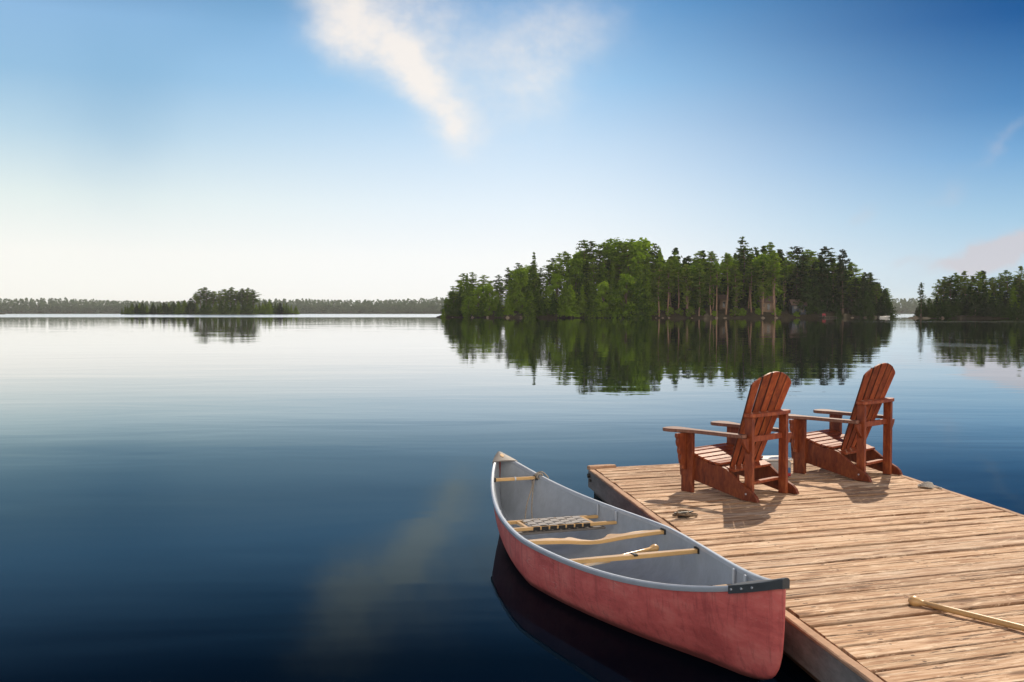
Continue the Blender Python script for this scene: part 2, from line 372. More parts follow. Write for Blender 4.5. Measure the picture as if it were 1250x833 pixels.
def stations(n=61):
    u = np.linspace(-1, 1, n); s = np.sign(u) * (1 - (1 - np.abs(u)) ** 1.7); return list(s)
def bread_at(a, z):
    zk, zg = keel(a), sheer(a)
    if z <= zk: return 0.0
    return section(a, (z - zk) / (zg - zk))[0]

# ------------------------------------------------------------------ water
def water():
    out_, K = [], 0
    ss = [s for s in np.linspace(-.872, .872, 73)]
    up = [(s * CL / 2, max(.001, bread_at(s, 0) - .005)) for s in ss]
    ring = up + [(x, -y) for x, y in reversed(up)]
    pts = [Vector((CX, CY, 0)) + CAX * x + CRT * y for x, y in ring]
    n = len(pts); V = [tuple(p) for p in pts]; F = []
    cc = Vector((CX, CY, 0))
    levels = [3.5, 12, 60, 300, 1000, 2750]
    angs = [math.atan2((p - cc).y, (p - cc).x) for p in pts]
    for L in levels:
        for p, a in zip(pts, angs):
            d = Vector((math.cos(a), math.sin(a), 0))
            V.append(tuple(cc + d * L))
    for k in range(len(levels)):
        for i in range(n):
            j = (i + 1) % n; q = (k * n + i, k * n + j, (k + 1) * n + j, (k + 1) * n + i); F.append(q)
    m, nt, b = material('lake_water'); nt.n.remove(b)
    pos = nt.new('ShaderNodeNewGeometry').outputs['Position']
    s3 = nt.new('ShaderNodeSeparateXYZ'); nt.link(pos, s3.inputs[0])
    # bands of breeze: rippled water that mirrors the higher sky
    wob = nt.noise(nt.mapping(pos, (.004, .02, 1)), 1, 3, .6)
    yy = nt.math('MULTIPLY_ADD', wob, 60.0, s3.outputs[1])
    far = nt.math('MULTIPLY', nt.smooth(yy, 318, 330), nt.math('SUBTRACT', 1.0, nt.smooth(yy, 620, 700)))
    y2 = nt.math('MULTIPLY_ADD', wob, 16.0, s3.outputs[1])
    strk = nt.math('MULTIPLY', nt.math('MULTIPLY', nt.smooth(y2, 172, 176), nt.math('SUBTRACT', 1.0, nt.smooth(y2, 183, 188))), nt.smooth(s3.outputs[0], 45, 65))
    py = nt.math('DIVIDE', nt.math('SUBTRACT', s3.outputs[1], 55), 4.2); px = nt.math('DIVIDE', nt.math('SUBTRACT', s3.outputs[0], 24.5), 2.6)
    patch = nt.math('MULTIPLY', nt.math('SUBTRACT', 1.0, nt.smooth(nt.math('ADD', nt.math('MULTIPLY', px, px), nt.math('MULTIPLY', py, py)), .5, 1.2)), .5)
    breeze = nt.math('MAXIMUM', nt.math('MAXIMUM', far, nt.math('MULTIPLY', strk, .7)), patch)
    w1 = nt.noise(nt.mapping(pos, (.17, .42, 1), (0, 0, R(-14))), 1.0, 3, .5, .4)
    w2 = nt.noise(nt.mapping(pos, (1.1, 2.6, 1), (0, 0, R(15))), 1.0, 3, .5, .2)
    w3 = nt.noise(nt.mapping(pos, (.05, .10, 1), (0, 0, R(-20))), 1.0, 2, .5)
    h = nt.math('ADD', nt.math('MULTIPLY', w1, .026), nt.math('ADD', nt.math('MULTIPLY', w2, .0016), nt.math('MULTIPLY', w3, .07)))
    nrm = nt.bump(h, 1.0, WAVE)
    df = nt.new('ShaderNodeBsdfDiffuse'); df.inputs[0].default_value = (.0006, .003, .0078, 1)
    gl = nt.new('ShaderNodeBsdfGlossy'); nt.link(nrm, gl.inputs['Normal'])
    breeze = nt.math('MULTIPLY', breeze, nt.math('MULTIPLY_ADD', nt.smooth(s3.outputs[0], 0, 40), -.45, 1.0))
    nt.link(nt.math('MULTIPLY_ADD', breeze, .15, .012), gl.inputs['Roughness'])
    lw = nt.new('ShaderNodeLayerWeight'); lw.inputs[0].default_value = .5; nt.link(nrm, lw.inputs['Normal'])
    cosv = nt.math('SUBTRACT', 1.0, lw.outputs['Facing'])                  # reflectance of water seen through a polariser
    nt.link(nt.mix(nt.smooth(cosv, .04, .16), (1, 1, 1, 1), (.60, .85, 1, 1)), gl.inputs[0])
    fr = nt.ramp(cosv, [(.0, g(1)), (.035, g(.93)), (.10, g(.57)), (.125, g(.37)), (.15, g(.26)), (.18, g(.195)), (.22, g(.17)), (.26, g(.105)), (.30, g(.056)), (.34, g(.020)), (.65, g(.010))])
    mx = nt.new('ShaderNodeMixShader'); nt.link(fr, mx.inputs[0]); nt.link(df.outputs[0], mx.inputs[1]); nt.link(gl.outputs[0], mx.inputs[2]); nt.link(mx.outputs[0], nt.n['Material Output'].inputs[0])
    o = mesh_obj('water', V, F, m); tag(o, kind='structure')
WAVE = .34
water()

# ------------------------------------------------------------------ dock
P0 = Vector((.785, 10.085, 0)); LE = Vector((.1346, -.9909, 0)); PD = Vector((.952, .306, 0)).normalized()
RP = Vector((3.79, 10.4, 0)); RE = Vector((.109, -.994, 0)).normalized()
def xline(p, d, q, e):
    """parameter along p + t d where it meets q + s e"""
    den = d.x * e.y - d.y * e.x
    return ((q.x - p.x) * e.y - (q.y - p.y) * e.x) / den
def build_dock():
    root = empty('dock', (P0.x, P0.y, HD), math.atan2(PD.y, PD.x))
    tag(root, 'weathered wooden plank dock with red chairs standing on it beside the canoe', 'dock')
    inv = Matrix.LocRotScale(root.location, root.rotation_euler, None).inverted()
    loc = lambda p, z=0.0: inv @ Vector((p.x, p.y, HD + z))
    EW = .052                                           # edge boards, seen from above
    nl = Vector((-LE.y, LE.x, 0)); nl = nl if nl.x > 0 else -nl
    nr = Vector((RE.y, -RE.x, 0)); nr = nr if nr.x < 0 else -nr
    Lq = P0 + nl * (EW + .006); Rq = RP + nr * (EW + .006)
    V, F, A, B_ = [], [], [], []; pitch = .1585; k = 0; t = .075
    while t < 10.6:
        gap = random.uniform(.012, .019)
        t0, t1 = t, t + pitch - gap; rnd = random.random(); NS = 40
        zo = random.uniform(-.003, .003); tilt = random.uniform(-.003, .003); lo = [random.uniform(-.004, .018), random.uniform(-.004, .014)]
        ph = random.uniform(0, 9)
        ln0 = xline(Lq + LE * t0, PD, Rq, RE)
        n0 = len(V)
        for i in range(NS + 1):
            u = i / NS
            sec = []
            for tt, sgn in ((t0, -1), (t1, 1)):
                p = Lq + LE * tt; ln = xline(p, PD, Rq, RE)
                q = p + PD * (lo[0] + (ln - lo[0] - lo[1]) * u)
                jag = .0022 * math.sin(9 * u + ph + sgn) + random.uniform(-.0018, .0018)
                q = q - LE * jag * sgn
                sec.append((q, zo + tilt * sgn + .0025 * math.sin(5 * u + ph)))
            (qa, za), (qb, zb) = sec
            ins = LE * .006
            for q, z in ((qa, za - .034), (qa, za - .005), (qa + ins, za), ((qa + qb) / 2, (za + zb) / 2 - .0012), (qb - ins, zb), (qb, zb - .005), (qb, zb - .034)):
                V.append(tuple(loc(q, z))); A.append(rnd); B_.append(len(B_) % 7)
        for i in range(NS):
            for j in range(7):
                a, b2 = n0 + i * 7 + j, n0 + i * 7 + (j + 1) % 7
                F.append((a, a + 7, b2 + 7, b2))
        F.append(tuple(n0 + j for j in range(7))); F.append(tuple(n0 + NS * 7 + j for j in reversed(range(7))))
        t += pitch
    dk = mesh_obj('deck', V, F, M['deck'], root)
    at = dk.data.attributes.new('plank', 'FLOAT', 'POINT'); at.data.foreach_set('value', A)
    a2 = dk.data.attributes.new('across', 'FLOAT', 'POINT'); a2.data.foreach_set('value', [(-1, -1, -.92, 0, .92, 1, 1)[q] for q in B_])
    T = 10.75
    def board(name, a, d, n, l0, l1, z0, z1, thick, mat, jag=0):
        mb = MB(); NS = max(2, int((l1 - l0) / .12)); r = []
        for i in range(NS + 1):
            p = a + d * (l0 + (l1 - l0) * i / NS); j = random.uniform(-jag, jag)
            for q, z in ((p, z0), (p, z1 - .006), (p + n * .006, z1 + j), (p + n * (thick - .006), z1 + j), (p + n * thick, z1 - .006), (p + n * thick, z0)):
                r.append(tuple(loc(q, z)))
        f = []
        for i in range(NS):
            for j in range(6): f.append((i * 6 + j, i * 6 + (j + 1) % 6, i * 6 + 6 + (j + 1) % 6, i * 6 + 6 + j))
        f.append(tuple(range(5, -1, -1))); f.append(tuple(range(NS * 6, NS * 6 + 6)))
        return mb.add(r, f).build(name, mat, root)
    # left side: long boards butted end to end, the seam beside the canoe's near end
    for l0, l1 in ((.0, 5.05), (5.054, T)): board('fascia', P0, LE, nl, l0, l1, -.19, -.018, .045, M['fascia'])
    board('edge_board', P0 - nl * .004, LE, nl, .06, T, -.0175, .001, EW + .004, M['edge'], .002)
    board('beam', P0 + nl * .05, LE, nl, .05, T, -.40, -.045, .09, M['beam'])
    e0 = RP + RE * xline(RP, RE, P0, PD)
    RT = T + 1.2
    board('fascia', e0, RE, nr, .0, RT, -.19, -.018, .045, M['fascia'])
    board('edge_board', e0 - nr * .004, RE, nr, .0, RT, -.0175, -.001, EW + .004, M['edge'], .002)
    nE = Vector((-PD.y, PD.x, 0)); nE = nE if nE.y < 0 else -nE
    wl = xline(P0, PD, RP, RE)
    board('end_board', P0 + nE * .004, PD, nE, .05, wl - .05, -.19, .002, .055, M['edge'])
    board('beam', P0 + nE * .12, PD, nE, .2, wl - .2, -.40, -.05, .09, M['beam'])
    # capped corner with its bolt
    mb = MB(); mb.prism([(-.012, .0), (.03, -.03), (.25, -.035), (.30, .0), (.29, .055), (.05, .06), (.0, .05)], .04, lambda u, v, w_: tuple(loc(P0 + PD * u + nE * v, w_ + .008)))
    mb.build('corner_cap', M['edge'], root)
    mb = MB(); c0 = P0 + LE * .09 - nl * .008
    mb.tube([loc(c0 - nl * .02, -.06), loc(c0 + nl * .02, -.06)], .022, 8); mb.build('bolt', M['dark'], root); mb = MB(); mb.tube([loc(c0 + LE * .05 - nl * .012, -.10), loc(c0 + LE * .05 + nl * .02, -.10)], .014, 8)
    mb.build('bolt', M['dark'], root)
    # joists and floats keep the deck from hanging in the air
    for k in range(6):
        p = P0 + nl * (.4 + .5 * k); mb = MB(); mb.tube([loc(p + LE * .15, -.10), loc(p + LE * T, -.10)], .05, 4); mb.build('joist', M['beam'], root)
    return root
build_dock()

# ------------------------------------------------------------------ canoe
def build_canoe():
    root = empty('canoe', (CX, CY, 0), math.atan2(CAX.y, CAX.x))
    tag(root, 'scuffed red canoe with grey inside floating alongside the wooden dock', 'canoe')
    S = stations(); NT_ = 15; ts = [(i / (NT_ - 1)) ** 1.25 for i in range(NT_)]
    H = CL / 2
    def shell(off, name, mat, lift):
        V, F = [], []
        SS = S if off == 0 else [s * .992 for s in S]
        for s in SS:
            for sg in (-1, 1):
                rng = ts if sg == 1 else list(reversed(ts))
                for t in (rng[1:] if sg == 1 else rng):
                    b_, z = section(s, t)
                    bb = max(0.0, b_ - off * (1 if t > .02 else 0)); V.append((s * H, sg * bb, z + (lift * (1 - t))))
        n = 2 * NT_ - 1
        for i in range(len(SS) - 1):
            for j in range(n - 1):
                q = (i * n + j, (i + 1) * n + j, (i + 1) * n + j + 1, i * n + j + 1)
                F.append(q if off == 0 else q[::-1])
        return mesh_obj(name, V, F, mat, root, True)
    shell(0, 'hull', M['hull'], 0); shell(.010, 'liner', M['liner'], .014)
    # aluminium gunwales: a rounded rail swept along each sheer line
    for sg in (-1, 1):
        V, F = [], []; G = [s for s in S if abs(s) < .992]
        prof = [(-.006, -.021), (.011, -.021), (.014, -.009), (.013, .004), (.004, .010), (-.012, .009), (-.016, .004), (-.016, -.012), (-.0125, -.014), (-.0125, -.020)]
        for s in G:
            for (o_, z_) in prof: V.append((s * H, sg * max(.002, hb(s) + o_), sheer(s) + z_))
        n = len(prof)
        for i in range(len(G) - 1):
            for j in range(n):
                q = (i * n + j, i * n + (j + 1) % n, (i + 1) * n + (j + 1) % n, (i + 1) * n + j); F.append(q if sg < 0 else q[::-1])
        smooth_angle(mesh_obj('gunwale', V, F, M['alu'], root), 35)
    # end plates that cap the gunwales
    def plate(sgn, a0, mat):
        sts = [a0 + (1.004 - a0) * i / 14 for i in range(15)]; V, F = [], []
        for s in sts:
            b_ = (hb(min(s, 1)) if s < 1 else 0) + .020; z = sheer(min(s, 1.0))
            if s > .99: b_ = max(b_, .018)
            for y, dz in ((-b_, -.032), (-b_, .010), (-b_ * .82, .016), (-b_ * .3, .021), (b_ * .3, .021), (b_ * .82, .016), (b_, .010), (b_, -.032)):
                V.append((sgn * s * H, y, z + dz))
        for i in range(14):
            for j in range(7):
                q = (i * 8 + j, i * 8 + j + 1, i * 8 + 9 + j, i * 8 + 8 + j); F.append(q if sgn < 0 else q[::-1])
        F.append(tuple(range(112, 120)))
        F.append((1, 2, 3, 4, 5, 6))
        o = smooth_angle(mesh_obj('deck_plate', V, F, mat, root), 35)
        for k in range(3):
            s = a0 + (.95 - a0) * (.12 + .38 * k); b_ = hb(s) + .020
            for sg in (-1, 1):
                mb = MB(); mb.tube([(sgn * s * H, sg * (b_ - .004), sheer(s) - .010), (sgn * s * H, sg * (b_ + .004), sheer(s) - .010)], .006, 8); mb.build('rivet', M['alu'], o)
        return o
    plate(1, .885, M['deckplate'])
    fp = plate(-1, .925, M['greyplate'])
    mb = MB(); mb.prism([(.028 * math.cos(t) * 1.1 - .965 * H, .017 * math.sin(t)) for t in np.linspace(0, 2 * math.pi, 14, False)], .004, lambda u, v, w_: (u, v, sheer(-u / H) + .0235 + w_))
    mb.build('badge', M['paddle'], fp)
    # carrying yoke with its neck dip
    def cross(name, a, zdrop, dep, mat, thick=.022, zf=lambda v: 0.0):
        b_ = hb(a / H) - .012; z = sheer(a / H) - zdrop
        N = 40; fr, bk = [], []
        for i in range(N + 1):
            y = -b_ + 2 * b_ * i / N; d0, d1 = dep(y, b_); fr.append((a + d0, y)); bk.append((a - d1, y))
        mb = MB(); mb.prism(fr + bk[::-1], thick, lambda u, v, w_: (u, v, z + w_ + zf(v))); o = mb.build(name, mat, root)
        for sg in (-1, 1):
            mb = MB(); mb.box((a, sg * (b_ - .004), z + .004), (.062, .014, .038)); mb.build('end_bracket', M['dark'], o)
        return o
    def yk(y, b_):
        q = abs(y); bump = .075 * math.exp(-((q - .15) / .05) ** 2); dip = -.010 * math.exp(-(q / .05) ** 2)
        end = .024 + .018 * math.exp(-((q - .32) / .12) ** 2)
        return end - .008 * math.exp(-(q / .12) ** 2), end + bump + dip
    cross('yoke', -.055, .036, yk, M['ash'], .026, lambda v: -.035 * math.exp(-(v / .22) ** 2))
    th = cross('thwart', .515, .040, lambda y, b_: (.021 + .006 * math.cos(y * 4), .021 + .006 * math.cos(y * 4)), M['ash'], .028)
    mb = MB(); mb.box((.515, .03, sheer(.515 / H) - .028), (.064, .03, .016), None, .004); mb.build('clip', M['dark'], th)
    hd = cross('handle_thwart', -1.80, .030, lambda y, b_: (.017, .017), M['ash'], .026)
    mb = MB(); mb.tube([(-1.80, -.006, sheer(.8) - .03), (-1.80, .006, sheer(.8) - .03)], .021, 10); mb.build('collar', M['alu'], hd)
    # seats: frame, woven webbing, aluminium hangers
    def seat(af, ar, z, flip):
        root_s = None; mb = MB(); sgn = 1 if af > ar else -1
        for a in (af, ar):
            b_ = bread_at(a / H, z) - .016
            mb.box((a, 0, z), (.034, 2 * b_, .026), None, .005)
        inner = min(bread_at(af / H, z), bread_at(ar / H, z)) - .05
        inner = min(inner, .27)
        for sg in (-1, 1): mb.box(((af + ar) / 2, sg * inner, z - .001), (abs(af - ar) - .03, .03, .022), None, .004)
        fr = mb.build('seat', M['ash'], root)
        wb = MB(); n = 7
        span = inner - .03
        for k in range(n):                                   # straps front to back, wrapped round both bars
            y = -span + 2 * span * (k + .5) / n; hw = span / n * .80; N = 14
            for i in range(N):
                f0, f1 = i / N, (i + 1) / N; r = []
                for f in (f0, f1):
                    x = af + (ar - af) * f; zz = z + .0165 + .004 * math.sin(f * math.pi * 5 + k * math.pi)
                    r += [(x, y - hw, zz), (x, y + hw, zz)]
                wb.add(r, [(0, 1, 3, 2)])
            for a, s2 in ((af, sgn), (ar, -sgn)):
                x = a + s2 * .0185; wd = MB(); wd.box((x, y, z - .001), (.003, 2 * hw, .030)); wd.build('strap', M['webdark'], fr)
        m_ = 5
        for k in range(m_):
            x = af + (ar - af) * (k + .5) / m_; hw = abs(ar - af) / m_ * .36; N = 28
            for i in range(N):
                r = []
                for f in (i / N, (i + 1) / N):
                    y = -span * 1.03 + 2.06 * span * f; zz = z + .0165 - .004 * math.sin(f * math.pi * 7 + k * math.pi)
                    r += [(x - hw, y, zz), (x + hw, y, zz)]
                wb.add(r, [(0, 1, 3, 2)])
        w_ = wb.build('webbing', M['web'], fr); w_.data.update()
        mb = MB(); mb.box((af + sgn * -.01, -.02, z - .034), (.05, 2 * (bread_at(af / H, z) - .09), .018), None, .004); mb.build('seat_brace', M['greyplate'], fr)
        for a in (af, ar):
            for sg in (-1, 1):
                b_ = bread_at(a / H, z + .04) - .022; zt = sheer(a / H) - .018
                mb = MB(); mb.box((a, sg * b_, (z + zt) / 2), (.022, .014, zt - z + .02), None, .003); mb.build('seat_hanger', M['alu'], root)
    seat(-.70, -.95, .222, 1)
    seat(1.20, 1.42, .235, -1)
build_canoe()
def canoe_pt(a, b_, z): return Vector((CX, CY, 0)) + CAX * a + CRT * b_ + Vector((0, 0, z))

# rope tied to the canoe's far end
def rope(pts, r, sub=8):
    P = [Vector(p) for p in pts]; o = []
    for i in range(len(P) - 1):
        p0, p1, p2, p3 = P[max(i - 1, 0)], P[i], P[i + 1], P[min(i + 2, len(P) - 1)]
        for k in range(sub):
            t = k / sub; o.append(.5 * ((2 * p1) + (p2 - p0) * t + (2 * p0 - 5 * p1 + 4 * p2 - p3) * t * t + (3 * p1 - p0 - 3 * p2 + p3) * t ** 3))
    return o + [P[-1]]
hz = sheer(.8)
mb = MB(); bw = hb(.80)
mb.tube(rope([canoe_pt(-1.80, bw - .05, hz - .05), canoe_pt(-1.72, bw - .08, .34), canoe_pt(-1.60, .04, .22), canoe_pt(-1.46, -.02, .11), canoe_pt(-1.50, .05, .08), canoe_pt(-1.62, .09, .18), canoe_pt(-1.72, bw - .07, .33), canoe_pt(-1.79, bw - .03, hz - .03)], .006), .006, 6)
for k in range(4):
    a0 = -1.80 + .018 * k
    mb.tube([canoe_pt(a0 + .012 * math.sin(t), bw + .004 + .026 * math.cos(t), hz - .008 + .024 * math.sin(t)) for t in np.linspace(0, 2 * math.pi, 14)], .0065, 6)
mb.tube(rope([canoe_pt(-1.79, bw, hz + .018), canoe_pt(-1.74, bw + .02, hz + .03), canoe_pt(-1.66, bw + .03, hz + .012), canoe_pt(-1.62, bw + .035, hz - .005)], .006), .006, 6)
o = mb.build('rope', M['rope'], None, True); tag(o, 'thin grey rope knotted round the far gunwale and hanging inside the canoe', 'rope')

# paddles
def paddle(name, length, blade_len, label, grip=0.04, mat=None):
    """along +X: grip at the origin, blade at the far end"""
    root = empty(name); tag(root, label, 'paddle')
    mb = MB(); xs = np.linspace(.0, .11, 12)
    rr = [.0165 + (grip - .0165) * math.exp(-((x - .03) / .034) ** 2) for x in xs]; rr[0] = grip * .45; rr[1] *= .93
    mb.tube([(x, 0, 0) for x in xs], rr, 10, .85); gp = mb.build('grip', mat, root, True)
    mb = MB(); mb.tube([(x, 0, 0) for x in np.linspace(.085, length - blade_len, 8)], .0165, 10); mb.build('shaft', mat, root, True)
    mb = MB(); N = 18; V, F = [], []
    for i in range(N + 1):
        f = i / N; x = length - blade_len - .01 + (blade_len + .01) * f
        hw = .016 + .078 * min(1, (f * 2.6)) ** 1.3 * (1 if f < .88 else math.sqrt(max(.0, 1 - ((f - .88) / .12) ** 2)) * .75 + .25); th = .016 * (1 - f) + .004
        for y, z in ((-hw, 0), (0, th), (hw, 0), (0, -th)): V.append((x, y, z))
    for i in range(N):
        for j in range(4): F.append((i * 4 + j, i * 4 + (j + 1) % 4, i * 4 + 4 + (j + 1) % 4, i * 4 + 4 + j))
    F.append((3, 2, 1, 0)); F.append(tuple(range(N * 4, N * 4 + 4)))
    mesh_obj('blade', V, F, mat, root)
    return root
def aim(o, a, b_, roll=0):
    a, b_ = Vector(a), Vector(b_); x = (b_ - a).normalized(); z = Vector((0, 0, 1)); y = z.cross(x).normalized(); z = x.cross(y)
    m = Matrix((x, y, z)).transposed().to_4x4() @ Matrix.Rotation(roll, 4, 'X'); m.translation = a; o.matrix_world = m
    o.rotation_euler = m.to_euler(); o.location = a
pd = paddle('paddle', 1.45, .50, 'pale wooden paddle lying on the dock planks with its knobbed grip showing', .036, M['paddle'])
dv = (Vector((2.584, 4.914, 0)) - Vector((2.209, 5.386, 0))).normalized()
aim(pd, Vector((2.200, 5.397, HD + .022)), Vector((2.200, 5.397, HD + .020)) + dv)
pd2 = paddle('paddle', .80, .32, 'wooden paddle lying inside the canoe under the straight thwart', .036, M['paddle'])
aim(pd2, canoe_pt(.12, .40, .215), canoe_pt(.40, -.36, .20), .35)

# ------------------------------------------------------------------ chairs
def shade_toned(o, t):  # darker tone paints the shade of the chair's side faces into the wood
    o.data.attributes.new('tone', 'FLOAT', 'POINT').data.foreach_set('value', [t - 1] * len(o.data.vertices)); return o
def build_chair():
    root = empty('adirondack_chair'); cw = M['chair']
    WO = .315                                                # half width over the side rails
    YZ = lambda x: (lambda u, v, w_: (x + w_, u, v))
    side = [(-.005, .004), (.02, 0), (.14, 0), (.40, .052), (.69, .110), (.83, .135), (.845, .30), (.835, .348), (.78, .352), (.70, .340), (.60, .308), (.52, .283), (.46, .272), (.40, .272), (.33, .250), (.25, .196), (.17, .140), (.10, .100), (.05, .075), (.015, .045)]
    for sg in (-1, 1):
        mb = MB(); mb.prism(side, .036, YZ(sg * (WO - .018))); o = shade_toned(mb.build('side_rail', cw, root), .62)
        mb = MB(); mb.tube([(sg * (WO - .002), .115, .06), (sg * (WO + .004), .115, .06)], .008, 8); mb.build('screw', M['alu'], o)
    # seat slats follow the dip of the side rails
    tops = [(.845, .335, 75), (.80, .352, 10), (.735, .348, -6), (.67, .333, -14), (.605, .312, -16), (.54, .292, -14), (.475, .279, -7), (.41, .2745, 0)]
    mb = MB()
    for y, z, deg in tops:
        mb.box((0, y, z + (.011 if deg < 60 else -.02)), (2 * WO + .012, .056, .018), Matrix.Rotation(R(-deg if deg < 60 else 90), 3, 'X'), .003)
    mb.build('seat', cw, root)
    # back: five fanned slats under an arched top
    bo = Vector((0, .375, .215)); to = Vector((0, .035, 1.095)); up = (to - bo); L = up.length; up = up / L
    nrm = Vector((0, -up.z, up.y))
    if nrm.y > 0: nrm = -nrm
    mb = MB(); tone = []; n = 5; hb0, hb1 = .215, .305
    for k in range(n):
        f0, f1 = -1 + 2 * k / n, -1 + 2 * (k + 1) / n; gap = .009
        def fr(u, v, w_, kk=(k - 2)):
            cur = .006 * (kk / 2) ** 2 * (v / L)
            p = bo + up * v + Vector((u, 0, 0)) - nrm * cur + nrm * w_
            return tuple(p)
        out_ = [(f0 * hb0 + gap, 0), (f1 * hb0 - gap, 0)]; top = []
        for q in range(5):
            f = f1 + (f0 - f1) * q / 4; x = f * hb1; x = x - gap if q == 0 else (x + gap if q == 4 else x)
            top.append((x, L * (1 - .125 * abs(f) ** 2.0)))
        nv0 = len(mb.v); mb.prism(out_ + top, .017, fr, .003); tone += [(1.08, .86, 1.22, .95, 1.34)[k] * (.22 if (r_ in (1, 2) and i_ in (0, 1, 2, 6)) else 1) for r_ in range(4) for i_ in range(7)]  # tone varies per slat; long side edges carry painted gap shade
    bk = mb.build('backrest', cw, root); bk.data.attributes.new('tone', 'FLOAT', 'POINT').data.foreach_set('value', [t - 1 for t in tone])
    # arms: broad rounded front, waist, narrow tail
    arm = [(.955, .025), (.968, .085), (.955, .150), (.925, .178), (.86, .180), (.78, .155), (.68, .112), (.56, .098), (.44, .096), (.32, .096), (.20, .092), (.135, .085), (.125, .05), (.135, .015), (.25, .008), (.45, .010), (.62, .012), (.74, .006), (.84, -.012), (.915, -.010)]
    for sg in (-1, 1):
        mb = MB(); mb.prism([(y, sg * (x + .262)) for y, x in arm], .030, lambda u, v, w_: (v, u, .548 + w_)); mb.build('armrest', M['armwood'], root)
        mb = MB(); mb.box((sg * (WO + .0185), .725, .2665), (.036, .125, .533), None, .003); shade_toned(mb.build('front_leg', cw, root), .68)
        br = [(0, .532), (.125, .532), (.128, .50), (.112, .485), (.118, .455), (.108, .425), (.092, .405), (.098, .375), (.088, .35), (.070, .335), (.078, .30), (.070, .265), (.045, .24), (.048, .215), (.030, .205), (0, .20)]
        mb = MB(); mb.prism([(sg * (WO + .037 + u), v) for u, v in br], .032, lambda u, v, w_: (u, .745 + w_, v)); shade_toned(mb.build('arm_bracket', cw, root), .75)
        mb = MB(); mb.box((sg * (WO - .063), .125, .355), (.036, .078, .71), None, .003); shade_toned(mb.build('rear_post', cw, root), .85)
        rb = [(sg * (WO - .044), .40), (sg * (WO - .044), .532), (sg * (WO + .05), .532), (sg * (WO + .045), .50), (sg * (WO + .01), .45)]
        mb = MB(); mb.prism(rb, .03, lambda u, v, w_: (u, .125 + w_, v)); shade_toned(mb.build('arm_bracket', cw, root), .75)
    # curved rail on top of the posts, mid bar, low bar, board behind the seat
    rl = [(-.30, .085), (-.27, .07), (-.15, .058), (0, .052), (.15, .058), (.27, .07), (.30, .085), (.305, .15), (.27, .172), (.14, .178), (0, .180), (-.14, .178), (-.27, .172), (-.305, .15)]
    mb = MB(); mb.prism(rl, .032, lambda u, v, w_: (u, v, .727 + w_)); mb.build('back_rail', cw, root)
    mb = MB(); mb.box((0, .14, .515), (2 * WO - .164, .03, .05), None, .003); mb.build('cross_bar', cw, root)
    mb = MB(); mb.box((0, .19, .125), (2 * WO - .074, .05, .024), None, .003); mb.build('stretcher', cw, root)
    mb = MB(); mb.box((0, .315, .243), (2 * WO - .074, .10, .022), Matrix.Rotation(R(12), 3, 'X'), .003); mb.build('rear_seat_board', cw, root)
    return root
chair = build_chair()
def place(o, ox, oy, az, s=1.0):
    o.location = (ox, oy, HD + .003); o.rotation_euler = (0, 0, R(az) - R(90)); o.scale = (s, s, s)
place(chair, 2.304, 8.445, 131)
tag(chair, 'red-brown wooden lounge chair nearest the canoe, overlapping the other chair', 'chair', 'red chairs on the dock')
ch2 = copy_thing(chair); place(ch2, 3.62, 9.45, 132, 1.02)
tag(ch2, 'red-brown wooden lounge chair farther from the canoe, by the dock\'s right edge', 'chair', 'red chairs on the dock')

# ------------------------------------------------------------------ small things on the dock
box = empty('storage_box', (2.56, 9.58, HD + .003), R(8)); tag(box, 'grey plastic box with a pale lid on the dock behind the near chair', 'box')
mb = MB(); mb.box((0, 0, .085), (.28, .20, .16), None, .015); mb.build('body', M['greybox'], box)
mb = MB(); mb.box((0, 0, .178), (.30, .22, .022), None, .008); mb.build('lid', M['white'], box)
mb = MB(); mb.box((.115, -.103, .075), (.03, .010, .05), None, .003); mb.build('latch', M['blue'], box)
mb = MB(); mb.box((.115, -.102, .030), (.035, .008, .03), None, .003); mb.build('badge', M['red'], box)
cl = empty('mooring_cleat', (1.345, 7.66, HD + .004), R(20)); tag(cl, 'dark iron cleat wound with dirty rope on the dock by the canoe', 'cleat')
mb = MB(); mb.box((0, 0, .006), (.09, .035, .012), None, .003); mb.tube([(-.03, 0, .01), (-.03, 0, .035)], .008, 8); mb.tube([(.03, 0, .01), (.03, 0, .035)], .008, 8)
mb.tube([(-.085, 0, .042), (-.05, 0, .037), (.05, 0, .037), (.085, 0, .042)], [.006, .009, .009, .006], 8); mb.build('cleat', M['dark'], cl)
mb = MB(); mb.tube(rope([(-.06, .01, .02), (.0, -.035, .03), (.05, .02, .042), (-.03, .02, .05), (-.06, -.02, .035), (.03, -.04, .02), (.10, -.015, .012), (.13, .025, .010), (.09, .05, .010), (.06, .02, .012), (-.06, .05, .012), (-.02, .075, .010)], 6), .009, 6)
mb.build('rope', M['ropedark'], cl, True)
cr = MB()
for k in range(4):
    a = .075 - .012 * k; cr.tube([(a * 1.25 * math.cos(t) + .008 * k, a * .62 * math.sin(t), .012 + .013 * k + .004 * math.sin(3 * t + k)) for t in np.linspace(0, 2 * math.pi, 26)], .010, 6)
cr.tube(rope([(.08, .0, .012), (.14, .02, .01), (.18, .0, .010), (.20, -.03, .010)], 6), .010, 6)
o = cr.build('rope_coil', M['palerope'], None, True); o.scale = (.72, .72, .8); o.location = (3.80, 8.98, HD + .004); o.rotation_euler = (0, 0, R(-40)); tag(o, 'small coil of whitish rope at the right edge of the dock', 'rope')

